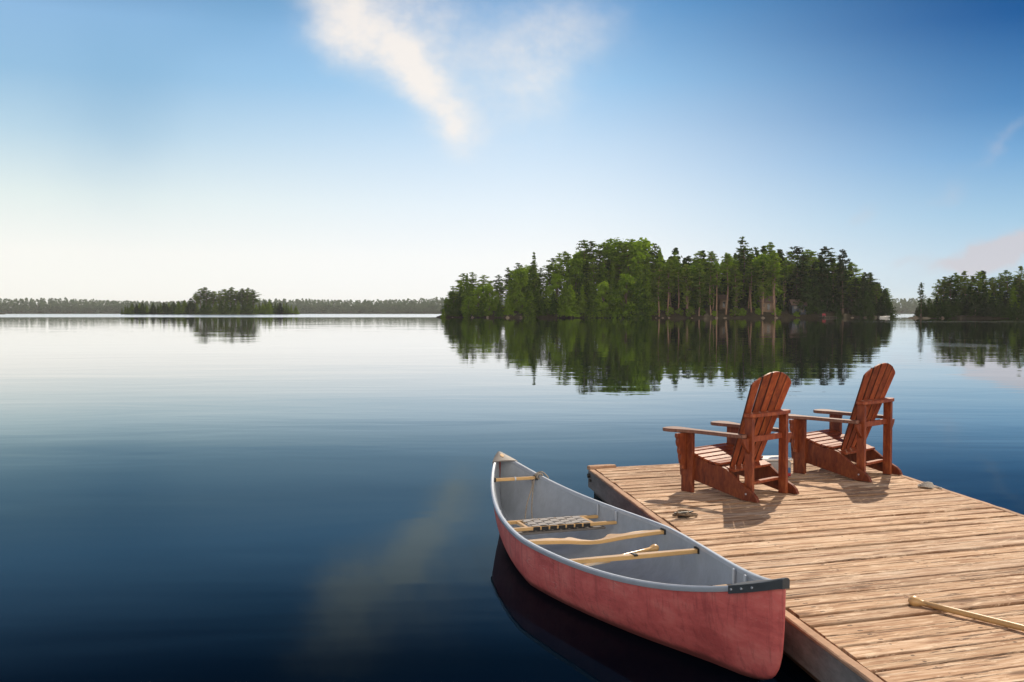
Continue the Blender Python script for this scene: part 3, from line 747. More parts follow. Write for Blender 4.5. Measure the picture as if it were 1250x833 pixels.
# ------------------------------------------------------------------ trees
def quads(C, sz, flat=0.0, asp=1.6, outw=None):
    """leaf clumps: one small random quad per centre; flat = 1 keeps them level"""
    C = np.asarray(C, float); n = len(C); sz = np.broadcast_to(np.asarray(sz, float), (n,))
    nv = RNG.normal(size=(n, 3)); nv[:, 2] = nv[:, 2] * (1 - flat) + flat * 2.2
    if outw is not None: nv = nv * .55 + np.asarray(outw) * 1.1
    nv /= np.linalg.norm(nv, axis=1)[:, None]
    h = RNG.normal(size=(n, 3)); u = np.cross(nv, h); u /= np.linalg.norm(u, axis=1)[:, None] + 1e-9; v = np.cross(nv, u)
    a = (u * sz[:, None] * .5 * asp); b_ = v * sz[:, None] * .5
    j = lambda: (1 + RNG.uniform(-.35, .35, (n, 1)))
    V = np.stack([C - a * j(), C - b_ * j() + a * .15, C + a * j(), C + b_ * j() - a * .15], 1).reshape(-1, 3)
    return V, np.arange(4 * n).reshape(n, 4)
def raw_mesh(name, V, F, mat):
    me = bpy.data.meshes.new(name); n, k = F.shape
    me.vertices.add(len(V)); me.vertices.foreach_set('co', np.asarray(V, np.float32).ravel())
    me.loops.add(n * k); me.loops.foreach_set('vertex_index', F.ravel().astype(np.int32))
    me.polygons.add(n); me.polygons.foreach_set('loop_start', np.arange(0, n * k, k, dtype=np.int32)); me.polygons.foreach_set('loop_total', np.full(n, k, np.int32))
    me.materials.append(mat); me.update(calc_edges=True); me.validate(); return me
def u(a, b_): return float(RNG.uniform(a, b_))
def trunk_mb(h, r0, lean=.02, top=.97, limbs=()):
    mb = MB(); ph = u(0, 6); N = 9
    P = [(lean * h * (i / N) * math.cos(ph) + .012 * h * math.sin(2.3 * i / N * 3 + ph), lean * h * (i / N) * math.sin(ph), h * top * i / N - (.4 if i == 0 else 0)) for i in range(N + 1)]
    mb.tube(P, [max(.02, r0 * (1.25 if i == 0 else 1) * (1 - .88 * i / N)) for i in range(N + 1)], 7)
    for a, b_, r in limbs: mb.tube([a, [(x + y) / 2 for x, y in zip(a, b_)], b_], [r, r * .6, r * .2], 5)
    axis = lambda z: np.array([np.interp(z, [p[2] for p in P], [p[0] for p in P]), np.interp(z, [p[2] for p in P], [p[1] for p in P])])
    return mb, axis
def proto_pine(h, bare, spread, dens=1.0, plume=1.0):
    limbs = []; C, O_ = [], []
    tr, ax = trunk_mb(h, h * .014)
    z = bare * h
    while z < h * .985:
        f = (z - bare * h) / (h * (1 - bare)); nb = int(u(3, 6))
        env = spread * h * (min(1, .45 + 1.8 * f) if f < .3 else (1 - ((f - .3) / .7) ** 2.3 * .74))
        a0 = u(0, 6.28)
        for k in range(nb):
            if u(0, 1) < .16: continue
            a = a0 + k * 6.283 / nb + u(-.4, .4); Lb = env * u(.45, 1.2); rise = u(.02, .28) * Lb
            s = np.array([*ax(z), z]); e = s + np.array([math.cos(a) * Lb, math.sin(a) * Lb, rise])
            if Lb > .09 * h: limbs.append((tuple(s), tuple(e), h * .0032))
            n = max(5, int(Lb / h * 210 * dens)); t = RNG.uniform(.22, 1.0, n) ** .7
            c_ = s + (e - s) * t[:, None]; wd = .22 * Lb * (.35 + t)
            c_ = c_ + RNG.normal(size=(n, 3)) * np.stack([wd * .55, wd * .55, .13 * wd + .05], 1) + np.array([0, 0, .12]) * t[:, None] * plume
            C.append(c_); O_.append(np.tile([math.cos(a) * .8, math.sin(a) * .8, .8], (n, 1)))
        z += h * u(.022, .05)
    C.append(np.array([[*ax(h * .95), 0]]) + np.stack([RNG.normal(size=40) * .25, RNG.normal(size=40) * .25, RNG.uniform(h * .92, h, 40)], 1))
    O_.append(np.tile([0, 0, .5], (40, 1)))
    C = np.concatenate(C); V, F = quads(C, RNG.uniform(.22, .50, len(C)), .35, 1.9, np.concatenate(O_))
    tr2, _ = tr, ax
    for a, b_, r in limbs: tr.tube([a, [(x + y) / 2 for x, y in zip(a, b_)], b_], [r, r * .6, r * .25], 4)
    return tr, V, F
def proto_cone(h, rad, n, jag=.3, base=.02, power=.85, flat=.2, sz=(.25, .55)):
    tr, ax = trunk_mb(h, h * .014, .01)
    C, O_ = [], []
    tiers = int(h * 2.2)
    for k in range(tiers):
        f = (k + u(0, 1)) / tiers; z = base * h + f * h * (1 - base); env = rad * h * (1 - f) ** power + .03 * h * (1 - f) + .12
        nb = int(5 + 6 * (1 - f)); a0 = u(0, 6.3)
        for j in range(nb):
            a = a0 + j * 6.283 / nb + u(-.35, .35); Lb = env * u(1 - jag * 1.4, 1 + jag)
            m = max(3, int(n / (tiers * 8) * (.4 + 1.2 * (1 - f)))); t = RNG.uniform(.15, 1, m) ** .6
            c_ = np.stack([ax(z)[0] + math.cos(a) * Lb * t, ax(z)[1] + math.sin(a) * Lb * t, z - .22 * Lb * t + .10 * Lb * t ** 3], 1)
            C.append(c_ + RNG.normal(size=(m, 3)) * np.array([.16, .16, .14]) * (.5 + Lb * .35)); O_.append(np.tile([math.cos(a), math.sin(a), .55], (m, 1)))
    C = np.concatenate(C); V, F = quads(C, RNG.uniform(sz[0], sz[1], len(C)), flat, 1.7, np.concatenate(O_))
    return tr, V, F
def proto_round(h, rad, n, low=.18, lobes=13, sz=(.28, .55)):
    tr, ax = trunk_mb(h * .8, h * .013, .03)
    C, O_ = [], []
    for k in range(lobes):
        f = (k + .5) / lobes; z = h * (low + (.93 - low) * f); prof = math.sin(math.pi * min(.97, .18 + .80 * f)) ** .7
        a = k * 2.4 + u(-.5, .5); d = rad * h * prof * u(.25, .75); r = rad * h * u(.32, .55) * (1 - .35 * f)
        cc = np.array([math.cos(a) * d, math.sin(a) * d, z])
        if z + r > h: cc[2] = h - r
        m = int(n / lobes); v = RNG.normal(size=(m, 3)); v /= np.linalg.norm(v, axis=1)[:, None]; rr = r * RNG.uniform(.55, 1.12, m)
        nz = 1 + .22 * np.sin(v[:, 0] * 7 + k) * np.cos(v[:, 1] * 6 + 2 * k)
        C.append(cc + v * (rr * nz)[:, None] * np.array([1, 1, .85])); O_.append(v + np.array([0, 0, .25]))
        tr.tube([(0, 0, z * .55), tuple(cc * .6 + np.array([0, 0, z * .25])), tuple(cc)], [h * .006, h * .004, h * .0015], 4)
    C = np.concatenate(C); V, F = quads(C, RNG.uniform(sz[0], sz[1], len(C)), .1, 1.4, np.concatenate(O_))
    return tr, V, F
PROTO = {}
def make_proto(key, kind, nm, gen, fmat, bmat='bark'):
    tr, V, F = gen
    tm = tr.build('trunk', M[bmat], None, True); trunk_mesh = tm.data; bpy.data.objects.remove(tm)
    PROTO.setdefault(key, []).append((nm, trunk_mesh, raw_mesh('crown', V, F, M[fmat]), float(V[:, 2].max())))
for i in range(3): make_proto('pine', 'pine', 'pine_tree', proto_pine(19, .26 + .06 * i, .15 + .02 * i, 1.25), 'f_pine')
for i in range(3): make_proto('redpine', 'pine', 'pine_tree', proto_pine(19, .46 + .06 * i, .125, 1.3), 'f_pine', 'redbark')
for i in range(2): make_proto('palepine', 'pine', 'pine_tree', proto_pine(16, .20 + .1 * i, .15, 1.3), 'f_pale', 'redbark')
for i in range(3): make_proto('darkpine', 'pine', 'pine_tree', proto_pine(18, .16 + .08 * i, .16, 1.4), 'f_dark')
for i in range(3): make_proto('cedar', 'cedar', 'cedar_tree', proto_cone(12, .20 + .03 * i, 2600, .45), 'f_cedar')
for i in range(2): make_proto('darkcedar', 'cedar', 'cedar_tree', proto_cone(12, .22 + .03 * i, 2600, .45), 'f_dark')
for i in range(3): make_proto('leaf', 'broadleaf', 'broadleaf_tree', proto_round(12, .30 + .03 * i, 2800, .03), 'f_leaf')
for i in range(2): make_proto('spruce', 'spruce', 'spruce_tree', proto_cone(17, .13, 2300, .35, .04, .9, .45), 'f_pine')
for i in range(3): make_proto('shrub', 'shrub', 'shrub', proto_round(2.6, .62, 700, .02, 9, (.18, .36)), 'f_pale' if i == 0 else 'f_leaf')
CATS = {'pine_tree': 'pine tree', 'cedar_tree': 'cedar tree', 'broadleaf_tree': 'broadleaf tree', 'spruce_tree': 'spruce tree', 'shrub': 'shrub'}
def tree(key, x, y, z, h, label, group=None, wide=1.0, var=None, detail=True):
    p = PROTO[key]; nm, tm, cm, ph = p[int(u(0, len(p)) if var is None else var) % len(p)]
    s = h / ph
    root = empty(nm, (x, y, z), u(0, 6.28)); root.scale = (s * wide, s * wide, s)
    for n_, me in (('trunk', tm), ('crown', cm)):
        o = bpy.data.objects.new(n_, me); COL.objects.link(o); o.parent = root
    return tag(root, label, CATS[nm], group)
def px2x(px, d): return (px - 625) / FPX * d
def py2z(py, d): return HC + (380 - py) * d / FPX

# ------------------------------------------------------------------ land
def mound(name, fn_h, xs, ys, mat):
    V, F = [], []
    nx, ny = len(xs), len(ys)
    for y in ys:
        for x in xs: V.append((x, y, fn_h(x, y)))
    for j in range(ny - 1):
        for i in range(nx - 1): F.append((j * nx + i, j * nx + i + 1, (j + 1) * nx + i + 1, (j + 1) * nx + i))
    o = mesh_obj(name, V, F, mat, None, True); tag(o, kind='structure'); return o
def ell_h(cx, cy, rx, ry, hmax, e=1.0):
    def f(x, y):
        d = math.hypot((x - cx) / rx, (y - cy) / ry) + .035 * math.sin(x * .35) + .02 * math.sin(x * .9 + y)
        if d > 1.12: return -1.0
        t = max(0, 1 - d); s = min(1.0, t / .03)
        return -.6 + .78 * s + (hmax - .18) * (1 - (1 - t) ** 2) ** e if d < 1 else -.6 - (d - 1) * 3
    return f
# main wooded island: shore about 264 m off
ISL = ell_h(47.5, 300, 68.5, 37, 6.5)
mound('island', ISL, np.linspace(-28, 124, 120), np.linspace(258, 342, 60), M['soil'])
def shore_y(x, f, y0, y1):
    y = y0
    while y < y1 and f(x, y) < .12: y += .5
    return y
TOP = [(541, 374), (548, 352), (560, 338), (575, 335), (590, 337), (600, 341), (612, 328), (625, 321), (640, 319), (660, 321), (675, 317), (690, 308), (712, 298), (730, 293), (750, 291), (770, 289), (790, 288), (803, 300), (820, 304), (840, 307), (860, 304), (880, 306), (897, 303), (920, 301), (940, 300), (960, 306), (985, 299), (1000, 302), (1020, 307), (1035, 316), (1045, 327), (1060, 330), (1075, 342), (1084, 358), (1090, 375)]
def top_at(px): return float(np.interp(px, [p[0] for p in TOP], [p[1] for p in TOP]))
GL = {}
def lab(side, nm):
    where = {'L': 'leafy left half of the big island', 'C': 'sparser middle of the big island', 'D': 'dark right end of the big island'}[side]
    desc = {'pine_tree': 'tall pine standing in the wood on the ', 'cedar_tree': 'bushy cedar massed along the ', 'broadleaf_tree': 'round leafy tree massed in the ', 'spruce_tree': 'narrow spruce standing in the '}[nm]
    return desc + where
def side_of(px): return 'L' if px < 805 else ('C' if px < 958 else 'D')
KEYNM = {'pine': 'pine_tree', 'redpine': 'pine_tree', 'palepine': 'pine_tree', 'darkpine': 'pine_tree', 'cedar': 'cedar_tree', 'darkcedar': 'cedar_tree', 'leaf': 'broadleaf_tree', 'spruce': 'spruce_tree'}
CHO = {'L': [['cedar', 'cedar', 'cedar', 'leaf'], ['leaf', 'cedar', 'cedar', 'spruce'], ['pine', 'leaf', 'cedar', 'pine'], ['pine', 'pine', 'pine', 'leaf'], ['cedar']],
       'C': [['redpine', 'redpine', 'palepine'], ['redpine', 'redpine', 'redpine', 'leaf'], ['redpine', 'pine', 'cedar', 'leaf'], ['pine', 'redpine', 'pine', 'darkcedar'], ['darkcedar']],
       'D': [['darkcedar', 'darkpine', 'darkcedar'], ['darkpine', 'darkcedar'], ['darkpine', 'pine', 'pine'], ['pine', 'pine', 'darkpine'], ['darkcedar']]}  # darker trees here carry the shade of this end in their colour
for row, (back, frac, step) in enumerate(((.9, .50, 13), (7, .70, 13), (13, .90, 12), (20, 1.0, 10.5), (27, .88, 12))):
    px = 543 + 4 * row
    while px < 1088:
        if row == 4 and px < 805: px += step; continue
        if row == 0 and (962 < px < 984 or 997 < px < 1019): px += step; continue
        d0 = 264; x = px2x(px, d0); sy = shore_y(x, ISL, 258, 300); y = sy + back + u(-1.2, 1.6)
        x = px2x(px + u(-3, 3), y); gz = ISL(x, y)
        if gz < -.2:
            y = 299; x = px2x(px, y); gz = ISL(x, y)
        if gz > -.3:
            s_ = side_of(px); fr = frac + u(-.14, .10); key = CHO[s_][row][int(u(0, len(CHO[s_][row])))]
            if s_ == 'C' and row < 2: fr = u(.74, .97)
            if s_ == 'D' and row < 2: fr += .10
            topz = py2z(top_at(px), y); h = (topz - 0) * min(fr, 1.0) - gz + (u(-1.0, 1.0) if row == 3 else 0)
            h = max(2.6, h)
            if px < 556 or px > 1078: h = min(h, (topz - gz) * .95)
            if px > 1060 and row > 1 and topz - gz < 6: px += step; continue
            nm = KEYNM[key]; wd = {'cedar': 1.0, 'darkcedar': 1.1, 'leaf': 1.0}.get(key, 1.0) * u(.9, 1.2)
            if h < 7 and 'pine' in key: wd *= 1.2
            if row == 3: wd *= 1.25
            if h < 12: wd *= 1.15
            tree(key, x, y, gz - .15, h, lab(s_, nm), nm.replace('_tree', '') + ' trees on the ' + {'L': 'left half', 'C': 'middle', 'D': 'right end'}[s_] + ' of the big island', wd)
        px += step * u(.75, 1.25)
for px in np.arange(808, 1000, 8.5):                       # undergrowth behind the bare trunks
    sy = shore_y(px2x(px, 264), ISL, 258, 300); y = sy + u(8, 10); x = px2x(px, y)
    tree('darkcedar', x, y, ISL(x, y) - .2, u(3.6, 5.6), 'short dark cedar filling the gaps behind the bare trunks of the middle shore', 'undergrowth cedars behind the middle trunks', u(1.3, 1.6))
# trees that stand out
def special(key, px, pytop, back, label, wide=1.0, var=None, f=ISL, y0=258, y1=300):
    sy = shore_y(px2x(px, 264), f, y0, y1); y = sy + back; x = px2x(px, y); gz = f(x, y)
    return tree(key, x, y, gz - .15, py2z(pytop, y) - gz, label, None, wide, var)
special('pine', 908, 288, 12, 'lone tall pine rising highest above the middle of the big island', 1.0, 0)
special('pine', 938, 295, 13, 'ragged pine just right of the highest lone pine', .85, 1)
special('darkpine', 1029, 303, 10, 'tall dark pine with bare gaps poking above the right slope', .7, 2)
special('spruce', 652, 307, 11, 'pointed spruce spire sticking up from the left slope of the island', .95, 0)
special('spruce', 569, 333, 8, 'dark spruce standing up at the left tip of the big island', 1.2, 1)
special('pine', 682, 308, 13, 'bare twisted pine with few branches on the left slope', .7, 2)
special('pine', 713, 292, 14, 'pine with an open crown at the left shoulder of the ridge', .9, 2)
special('palepine', 815, 316, 1.2, 'pale sunlit pine with bare trunk at the middle shore', 1.25, 1)
special('palepine', 838, 322, 1.5, 'slim pale green pine beside the pale sunlit shore pine', .9, 0)
special('redpine', 931, 318, 1.4, 'pine whose bare trunk stands before the tan cabin', .9, 1)
special('redpine', 943, 313, 2.4, 'pine just right of the tan cabin with a high crown', .9, 2)
special('darkcedar', 1023, 372, .9, 'low dark bushy cedar beside the red seat on the shore', 1.5, 0)
# bushes at the waterline of the middle shore
for k, (px, h) in enumerate(((818, 2.2), (829, 1.9), (843, 2.4), (857, 2.0), (872, 1.5), (898, 2.6), (906, 2.2), (925, 1.8), (948, 2.2), (972, 1.5))):
    sy = shore_y(px2x(px, 264), ISL, 258, 300); y = sy + .9
    tree('shrub', px2x(px, y), y, ISL(px2x(px, y), y) - .1, h, 'small bright bush at the water\'s edge below the middle trees', 'bushes along the island shore', 1.1)
# rocks along the shore
def rock_mesh():
    mb = MB(); n, m = 9, 6; V, F = [], []
    ph = u(0, 6)
    for i in range(m + 1):
        for j in range(n):
            a = 2 * math.pi * j / n; b_ = math.pi * i / m; r = 1 + .2 * math.sin(2 * a + ph) + .15 * math.sin(3 * b_ + 2 * a + ph) + u(-.07, .07)
            V.append((r * math.sin(b_) * math.cos(a), .75 * r * math.sin(b_) * math.sin(a), .5 * r * math.cos(b_)))
    for i in range(m):
        for j in range(n): F.append((i * n + j, i * n + n + j, i * n + n + (j + 1) % n, i * n + (j + 1) % n))
    o = mesh_obj('rock', V, F, M['rock'], None, False); me = o.data; bpy.data.objects.remove(o); return me
ROCKS = [rock_mesh() for _ in range(4)]
def rock(x, y, z, s, label, group):
    o = bpy.data.objects.new('rock', ROCKS[int(u(0, 4))]); COL.objects.link(o); o.location = (x, y, z); o.rotation_euler = (0, 0, u(0, 6)); o.scale = (s, s, s * u(.7, 1.1))
    tag(o, label, 'rock', group)
for px in list(np.linspace(556, 800, 13)) + [806, 811, 817, 822, 845, 868, 871, 884, 930, 950, 990, 1040, 1060]:
    px = px + u(-4, 4); x = px2x(px, 264); sy = shore_y(x, ISL, 258, 300) - u(-.3, .5)
    rock(px2x(px, sy), sy, u(-.15, .1), u(.3, .75) * (1.5 if 866 < px < 873 else 1), 'brown rock on the waterline of the big island', 'rocks along the island shore')

# cabins and the landing on the island
def cabin(name, px, pyb, back, w_, dpt, hw, hr, wall, label, windows, cat='cabin', rz=0, posts=0):
    sy = shore_y(px2x(px, 264), ISL, 258, 300); y = sy + back; x = px2x(px, y); z = max(ISL(x, y), .15)
    root = empty(name, (x, y, z), R(rz)); tag(root, label, cat)
    mb = MB(); v = [(-w_ / 2, -dpt / 2), (w_ / 2, -dpt / 2), (w_ / 2, dpt / 2), (-w_ / 2, dpt / 2)]
    V = [(a, b_, -.4) for a, b_ in v] + [(a, b_, hw) for a, b_ in v] + [(-w_ / 2, 0, hw + hr), (w_ / 2, 0, hw + hr)]
    mesh_obj('wall', V, [(0, 1, 5, 4), (1, 2, 6, 9, 5), (2, 3, 7, 6), (3, 0, 4, 8, 7)], wall, root)
    mb = MB(); o_ = .35; sl = hr / (dpt / 2)
    for sg in (-1, 1):
        mb.add([(-w_ / 2 - o_, sg * (dpt / 2 + o_), hw - sl * o_), (w_ / 2 + o_, sg * (dpt / 2 + o_), hw - sl * o_), (w_ / 2 + o_, 0, hw + hr), (-w_ / 2 - o_, 0, hw + hr),
                (-w_ / 2 - o_, sg * (dpt / 2 + o_), hw - sl * o_ + .12), (w_ / 2 + o_, sg * (dpt / 2 + o_), hw - sl * o_ + .12), (w_ / 2 + o_, 0, hw + hr + .12), (-w_ / 2 - o_, 0, hw + hr + .12)],
               [(0, 1, 2, 3), (7, 6, 5, 4), (0, 4, 5, 1), (1, 5, 6, 2), (3, 7, 4, 0)])
    mb.build('roof', M['roof'], root)
    for wx, ww, wz, wh, nm in windows:
        mb = MB(); mb.box((wx, -dpt / 2 - .03, wz), (ww, .06, wh)); fr = mb.build(nm, M['palewall'], root)
        mb = MB(); mb.box((wx, -dpt / 2 - .065, wz), (ww * .8, .02, wh * .82)); mb.build('pane' if nm == 'window' else 'panel', M['glass'], fr)
    for k in range(posts):
        mb = MB(); mb.box((-w_ / 2 + w_ * (k + .5) / posts, -dpt / 2 - .25, -.1), (.18, .18, 1.0)); mb.build('post', M['bluewall'], root)
    return root
cabin('boathouse', 973, 389, 3.4, 3.8, 3.6, 2.3, 1.3, M['bluewall'], 'small blue-grey boathouse with brown roof at the island waterline', [(-1.0, .8, 1.5, .7, 'window'), (.7, 1.2, 1.05, 1.7, 'door')], 'boathouse', 0, 4)
cabin('cabin', 936, 380, 6.5, 3.8, 3.2, 2.6, 1.4, M['palewall'], 'tan cabin half hidden among trunks left of the boathouse', [(-1.5, .9, 1.5, .9, 'window'), (1.4, .9, 1.5, .9, 'window'), (0, .9, 1.1, 1.9, 'door')])
cabin('shed', 882, 380, 6.5, 2.2, 2.2, 2.8, .8, M['cabinwall'], 'narrow brown shed between the bare pine trunks', [(.1, .8, 1.0, 1.9, 'door')], 'shed')
# landing with a red seat
sy = shore_y(px2x(1010, 264), ISL, 258, 300)
ld = empty('landing', (px2x(1010, sy), sy - .6, 0)); tag(ld, 'low grey landing stage under the red seat at the dark shore', 'landing stage')
mb = MB()
for k in range(14): mb.box((-2.1 + .30 * k, 0, .30), (.285, 2.6, .05))
mb.build('deck', M['fascia'], ld)
for sx in (-1.9, 0, 1.9):
    mb = MB(); mb.tube([(sx, -1.1, -.6), (sx, -1.1, .27)], .08, 8); mb.build('post', M['beam'], ld)
rs = empty('bench', (px2x(1005, sy), sy - .6, .325)); rs.scale = (.8, .8, .8); tag(rs, 'bright red seat on the landing stage at the dark island shore', 'bench')
mb = MB(); mb.box((0, 0, .45), (1.15, .55, .06), None, .01); mb.build('seat', M['red'], rs)
mb = MB(); mb.box((0, .27, .82), (1.15, .06, .62), Matrix.Rotation(R(-14), 3, 'X'), .01); mb.build('backrest', M['red'], rs)
for sx in (-1, 1):
    mb = MB(); mb.box((sx * .5, 0, .21), (.07, .5, .42)); mb.build('leg', M['red'], rs)
# white motorboat at the island's right tip
bt = empty('motorboat', (px2x(1080, 268), 268, 0), R(8)); bt.scale = (.75, .75, .75); tag(bt, 'small white motorboat moored off the right tip of the big island', 'boat')
V, F = [], []; N = 14
for i in range(N + 1):
    s = i / N; x = -2.0 + 4.0 * s; hw = .75 * (1 - max(0, (s - .45) / .55) ** 2.2); sh = .55 + .25 * s * s; ch = .10 + .25 * s ** 3
    V += [(x, -hw, sh), (x, -hw * .72, ch - .1), (x, 0, ch - .25 + .45 * s ** 6), (x, hw * .72, ch - .1), (x, hw, sh), (x, hw * .85, sh - .02), (x, 0, sh - .18), (x, -hw * .85, sh - .02)]
for i in range(N):
    for j in range(8): F.append((i * 8 + j, i * 8 + (j + 1) % 8, i * 8 + 8 + (j + 1) % 8, i * 8 + 8 + j))
F.append(tuple(range(7, -1, -1))); F.append(tuple(range(N * 8, N * 8 + 8)))
mesh_obj('hull', V, F, M['white'], bt)
mb = MB(); mb.box((.35, 0, .95), (.06, 1.0, .5), Matrix.Rotation(R(-25), 3, 'Y')); mb.build('windscreen', M['glass'], bt)
mb = MB(); mb.box((-2.15, 0, .62), (.32, .3, .5), None, .05); mb.box((-2.15, 0, .15), (.12, .12, .6)); mb.build('outboard_motor', M['dark'], bt)

# land at the right edge: shore about 240 m off
RLD = ell_h(165, 258, 60, 18, 2.4)
mound('headland', RLD, np.linspace(100, 232, 90), np.linspace(236, 284, 40), M['soil'])
RT_ = [(1117, 372), (1122, 350), (1130, 352), (1140, 338), (1155, 335), (1170, 333), (1190, 331), (1200, 329), (1215, 331), (1228, 329), (1240, 333), (1250, 326), (1290, 326), (1340, 330)]
for row, (back, frac, step) in enumerate(((.5, .50, 10), (4.5, .66, 10), (9, .98, 9.5), (14, .96, 10))):
    px = 1119 + 5 * row
    while px < 1330:
        x = px2x(px, 244); sy = shore_y(x, RLD, 236, 258); y = sy + back + u(-1, 1); x = px2x(px, y); gz = RLD(x, y)
        if gz > -.2:
            tz = py2z(float(np.interp(px, [p[0] for p in RT_], [p[1] for p in RT_])), y)
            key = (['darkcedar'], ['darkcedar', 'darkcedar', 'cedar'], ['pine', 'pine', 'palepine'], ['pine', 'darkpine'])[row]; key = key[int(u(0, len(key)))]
            h = max(2.5, tz * (frac + u(-.14, .06)) - gz); nm = KEYNM[key]
            tree(key, x, y, gz - .15, h, {'cedar_tree': 'dark cedar along the shore of the right-hand headland', 'pine_tree': 'sunlit pine rising behind the cedars of the right-hand headland'}[nm], nm.replace('_tree', '') + ' trees on the right-hand headland', (1.35 if nm == 'cedar_tree' else 1.15) * u(.9, 1.1))
        px += step * u(.75, 1.2)
special('darkpine', 1124, 344, 1.5, 'thin dark pine at the left tip of the right-hand headland', .75, 0, RLD, 236, 258)
special('palepine', 1244, 324, 10, 'tallest pale pine of the headland, at the photo\'s right edge', 1.0, 1, RLD, 236, 258)
for k, px in enumerate((1118, 1121, 1127, 1150, 1180, 1205, 1240)):
    sy = shore_y(px2x(px, 244), RLD, 236, 258) - .2; rock(px2x(px, sy), sy, .1, u(.4, .8), 'brown rock on the waterline of the right-hand headland', 'rocks along the headland shore')

# islet on the left: about 561 m off
ILT = ell_h(-177, 574, 54, 13, 2.0)
mound('islet', ILT, np.linspace(-237, -117, 80), np.linspace(556, 592, 30), M['soil'])
ITOP = [(143, 378), (152, 372), (165, 370), (180, 369), (200, 368), (222, 367), (232, 366), (238, 360), (244, 352), (252, 350), (262, 356), (272, 353), (282, 350), (292, 354), (302, 352), (312, 355), (317, 366), (330, 367), (350, 369), (362, 372), (370, 380)]
for row, (back, step) in enumerate(((1.0, 7.0), (5.5, 7.0), (9.5, 7.5))):
    px = 146 + 3 * row
    while px < 368:
        x = px2x(px, 566); sy = shore_y(x, ILT, 556, 574); y = sy + back + u(-.6, .6); x = px2x(px, y); gz = ILT(x, y)
        if gz > -.2 and not (row == 2 and not 238 < px < 312):
            tall = 234 < px < 316; tz = py2z(float(np.interp(px, [p[0] for p in ITOP], [p[1] for p in ITOP])), y)
            key = ('cedar' if row == 0 else 'pine') if tall else ('darkcedar', 'spruce', 'cedar')[int(u(0, 3))]
            h = max(2.5, tz * ((u(.45, .7) if row == 0 else u(.86, 1.05)) if tall else u(.8, 1.05)) - gz); nm = KEYNM[key]
            if tall: l_, gr = {'cedar_tree': 'low cedar at the foot of the tall pines on the distant islet', 'pine_tree': 'tall pine of the clump standing on the distant islet'}[nm], ('cedars under the' if nm == 'cedar_tree' else 'tall') + ' pines on the distant islet'
            else: l_, gr = ('short bushy cedar' if nm == 'cedar_tree' else 'short pointed spruce') + ' on the low ends of the distant islet', ('cedars' if nm == 'cedar_tree' else 'spruces') + ' on the low ends of the distant islet'
            tree(key, x, y, gz - .15, h, l_, gr, (1.5 if tall else 1.7) * u(.9, 1.1))
        px += step * u(.8, 1.2)
# wooded point at the photo's left edge
PTH = ell_h(-303, 560, 14, 8, 1.2)
mound('point', PTH, np.linspace(-320, -286, 24), np.linspace(550, 570, 14), M['soil'])
for k in range(5):
    x = -303 + 4.6 * (k - 2) + u(-1, 1); y = 558; tree('cedar', x, y, max(0, PTH(x, y)) - .1, u(3.5, 5.0), 'dark cedar on the tiny point at the left photo edge', 'cedars on the tiny point', 1.3)

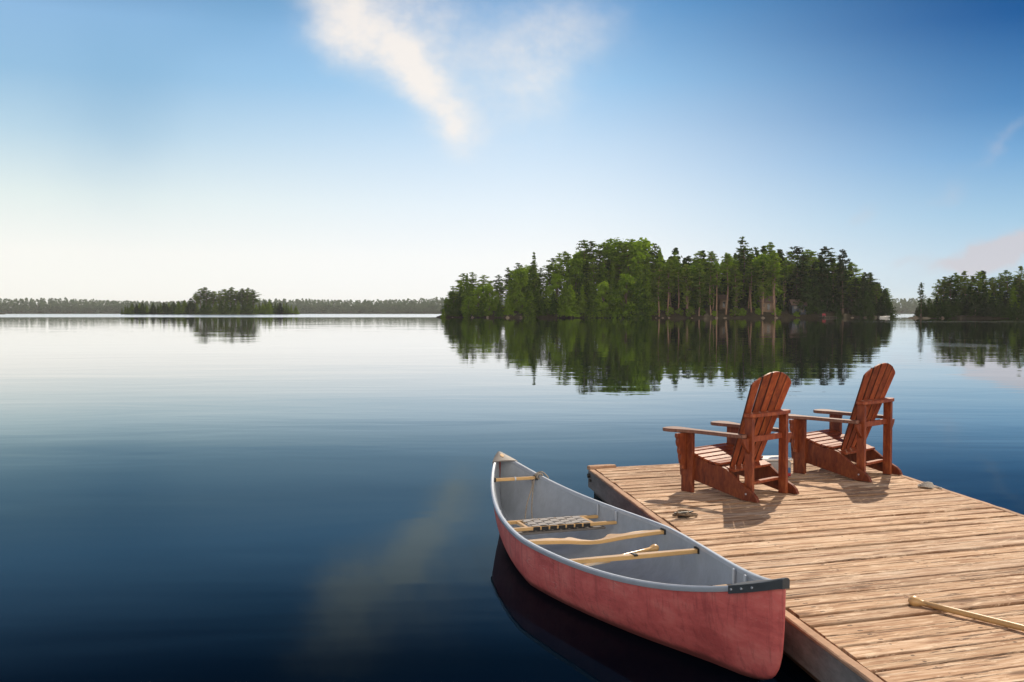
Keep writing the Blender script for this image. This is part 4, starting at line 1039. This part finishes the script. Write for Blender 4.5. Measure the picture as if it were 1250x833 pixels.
# far wooded shore, one mass
def far_shore():
    xs = np.linspace(-1500, 1350, 240)
    base = lambda x: 1580 + 40 * math.sin(x * .006) + 22 * math.sin(x * .017 + 1)
    V, F = [], []
    for x in xs:
        y = base(x); V += [(x, y - 6, -.6), (x, y, .35), (x, y + 60, 3.5), (x, y + 200, 8)]
    for i in range(len(xs) - 1):
        for j in range(3): F.append((i * 4 + j, i * 4 + 4 + j, i * 4 + 5 + j, i * 4 + 1 + j))
    o = mesh_obj('far_shore', V, F, M['soil'], None, True); tag(o, kind='structure')
    C, S_ = [], []
    for x in np.arange(-1480, 1330, 4.6):
        for row in range(3):
            xx = x + u(-2.6, 2.6); y = base(xx) + 3 + row * 16 + u(-3, 3)
            ridge = 22.0 + 3.4 * math.sin(xx * .0045 + .6) + 1.8 * math.sin(xx * .017 + 2)
            h = ridge * ((.62, .84, 1.0)[row] + u(-.06, .04)) + (u(0, 1.6) if u(0, 1) < .06 else 0); n = 84
            f = RNG.uniform(.03, 1, n); r = u(3.8, 5.8) * (1 - f ** 2.6) ** .6 + .2; a = RNG.uniform(0, 6.28, n)
            C.append(np.stack([xx + np.cos(a) * r * RNG.uniform(.5, 1.1, n), y + np.sin(a) * r, .3 + f * h], 1)); S_.append(RNG.uniform(1.5, 3.0, n))
    V, F = quads(np.concatenate(C), np.concatenate(S_), .1, 1.3)
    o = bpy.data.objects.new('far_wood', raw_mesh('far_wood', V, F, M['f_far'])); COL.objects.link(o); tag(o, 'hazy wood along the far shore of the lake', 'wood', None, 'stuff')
far_shore()

# ------------------------------------------------------------------ haze
HAZE = .00010
mb = MB(); mb.box((0, 1200, 14.2), (5900, 3700, 32.4)); hz_o = mb.build('haze', None); tag(hz_o, kind='stuff')
hm = bpy.data.materials.new('haze'); hm.use_nodes = True; nt = NT(hm.node_tree); nt.n.remove(nt.n['Principled BSDF'])
pv = nt.new('ShaderNodeVolumePrincipled'); pv.inputs['Density'].default_value = HAZE; pv.inputs['Color'].default_value = (.97, .97, .96, 1); pv.inputs['Anisotropy'].default_value = .2
nt.link(pv.outputs[0], nt.n['Material Output'].inputs['Volume']); hz_o.data.materials.clear(); hz_o.data.materials.append(hm)

# ------------------------------------------------------------------ render settings
sc.view_settings.view_transform = 'Standard'; sc.view_settings.look = 'None'; sc.view_settings.exposure = 0; sc.view_settings.gamma = 1
sc.render.engine = 'CYCLES'; cy = sc.cycles
cy.use_denoising = True
try: cy.denoiser = 'OPENIMAGEDENOISE'
except Exception: pass
cy.max_bounces = 8; cy.diffuse_bounces = 3; cy.glossy_bounces = 4; cy.transmission_bounces = 4; cy.volume_bounces = 1; cy.transparent_max_bounces = 8
cy.use_adaptive_sampling = True; cy.adaptive_threshold = .01; cy.sample_clamp_indirect = 6
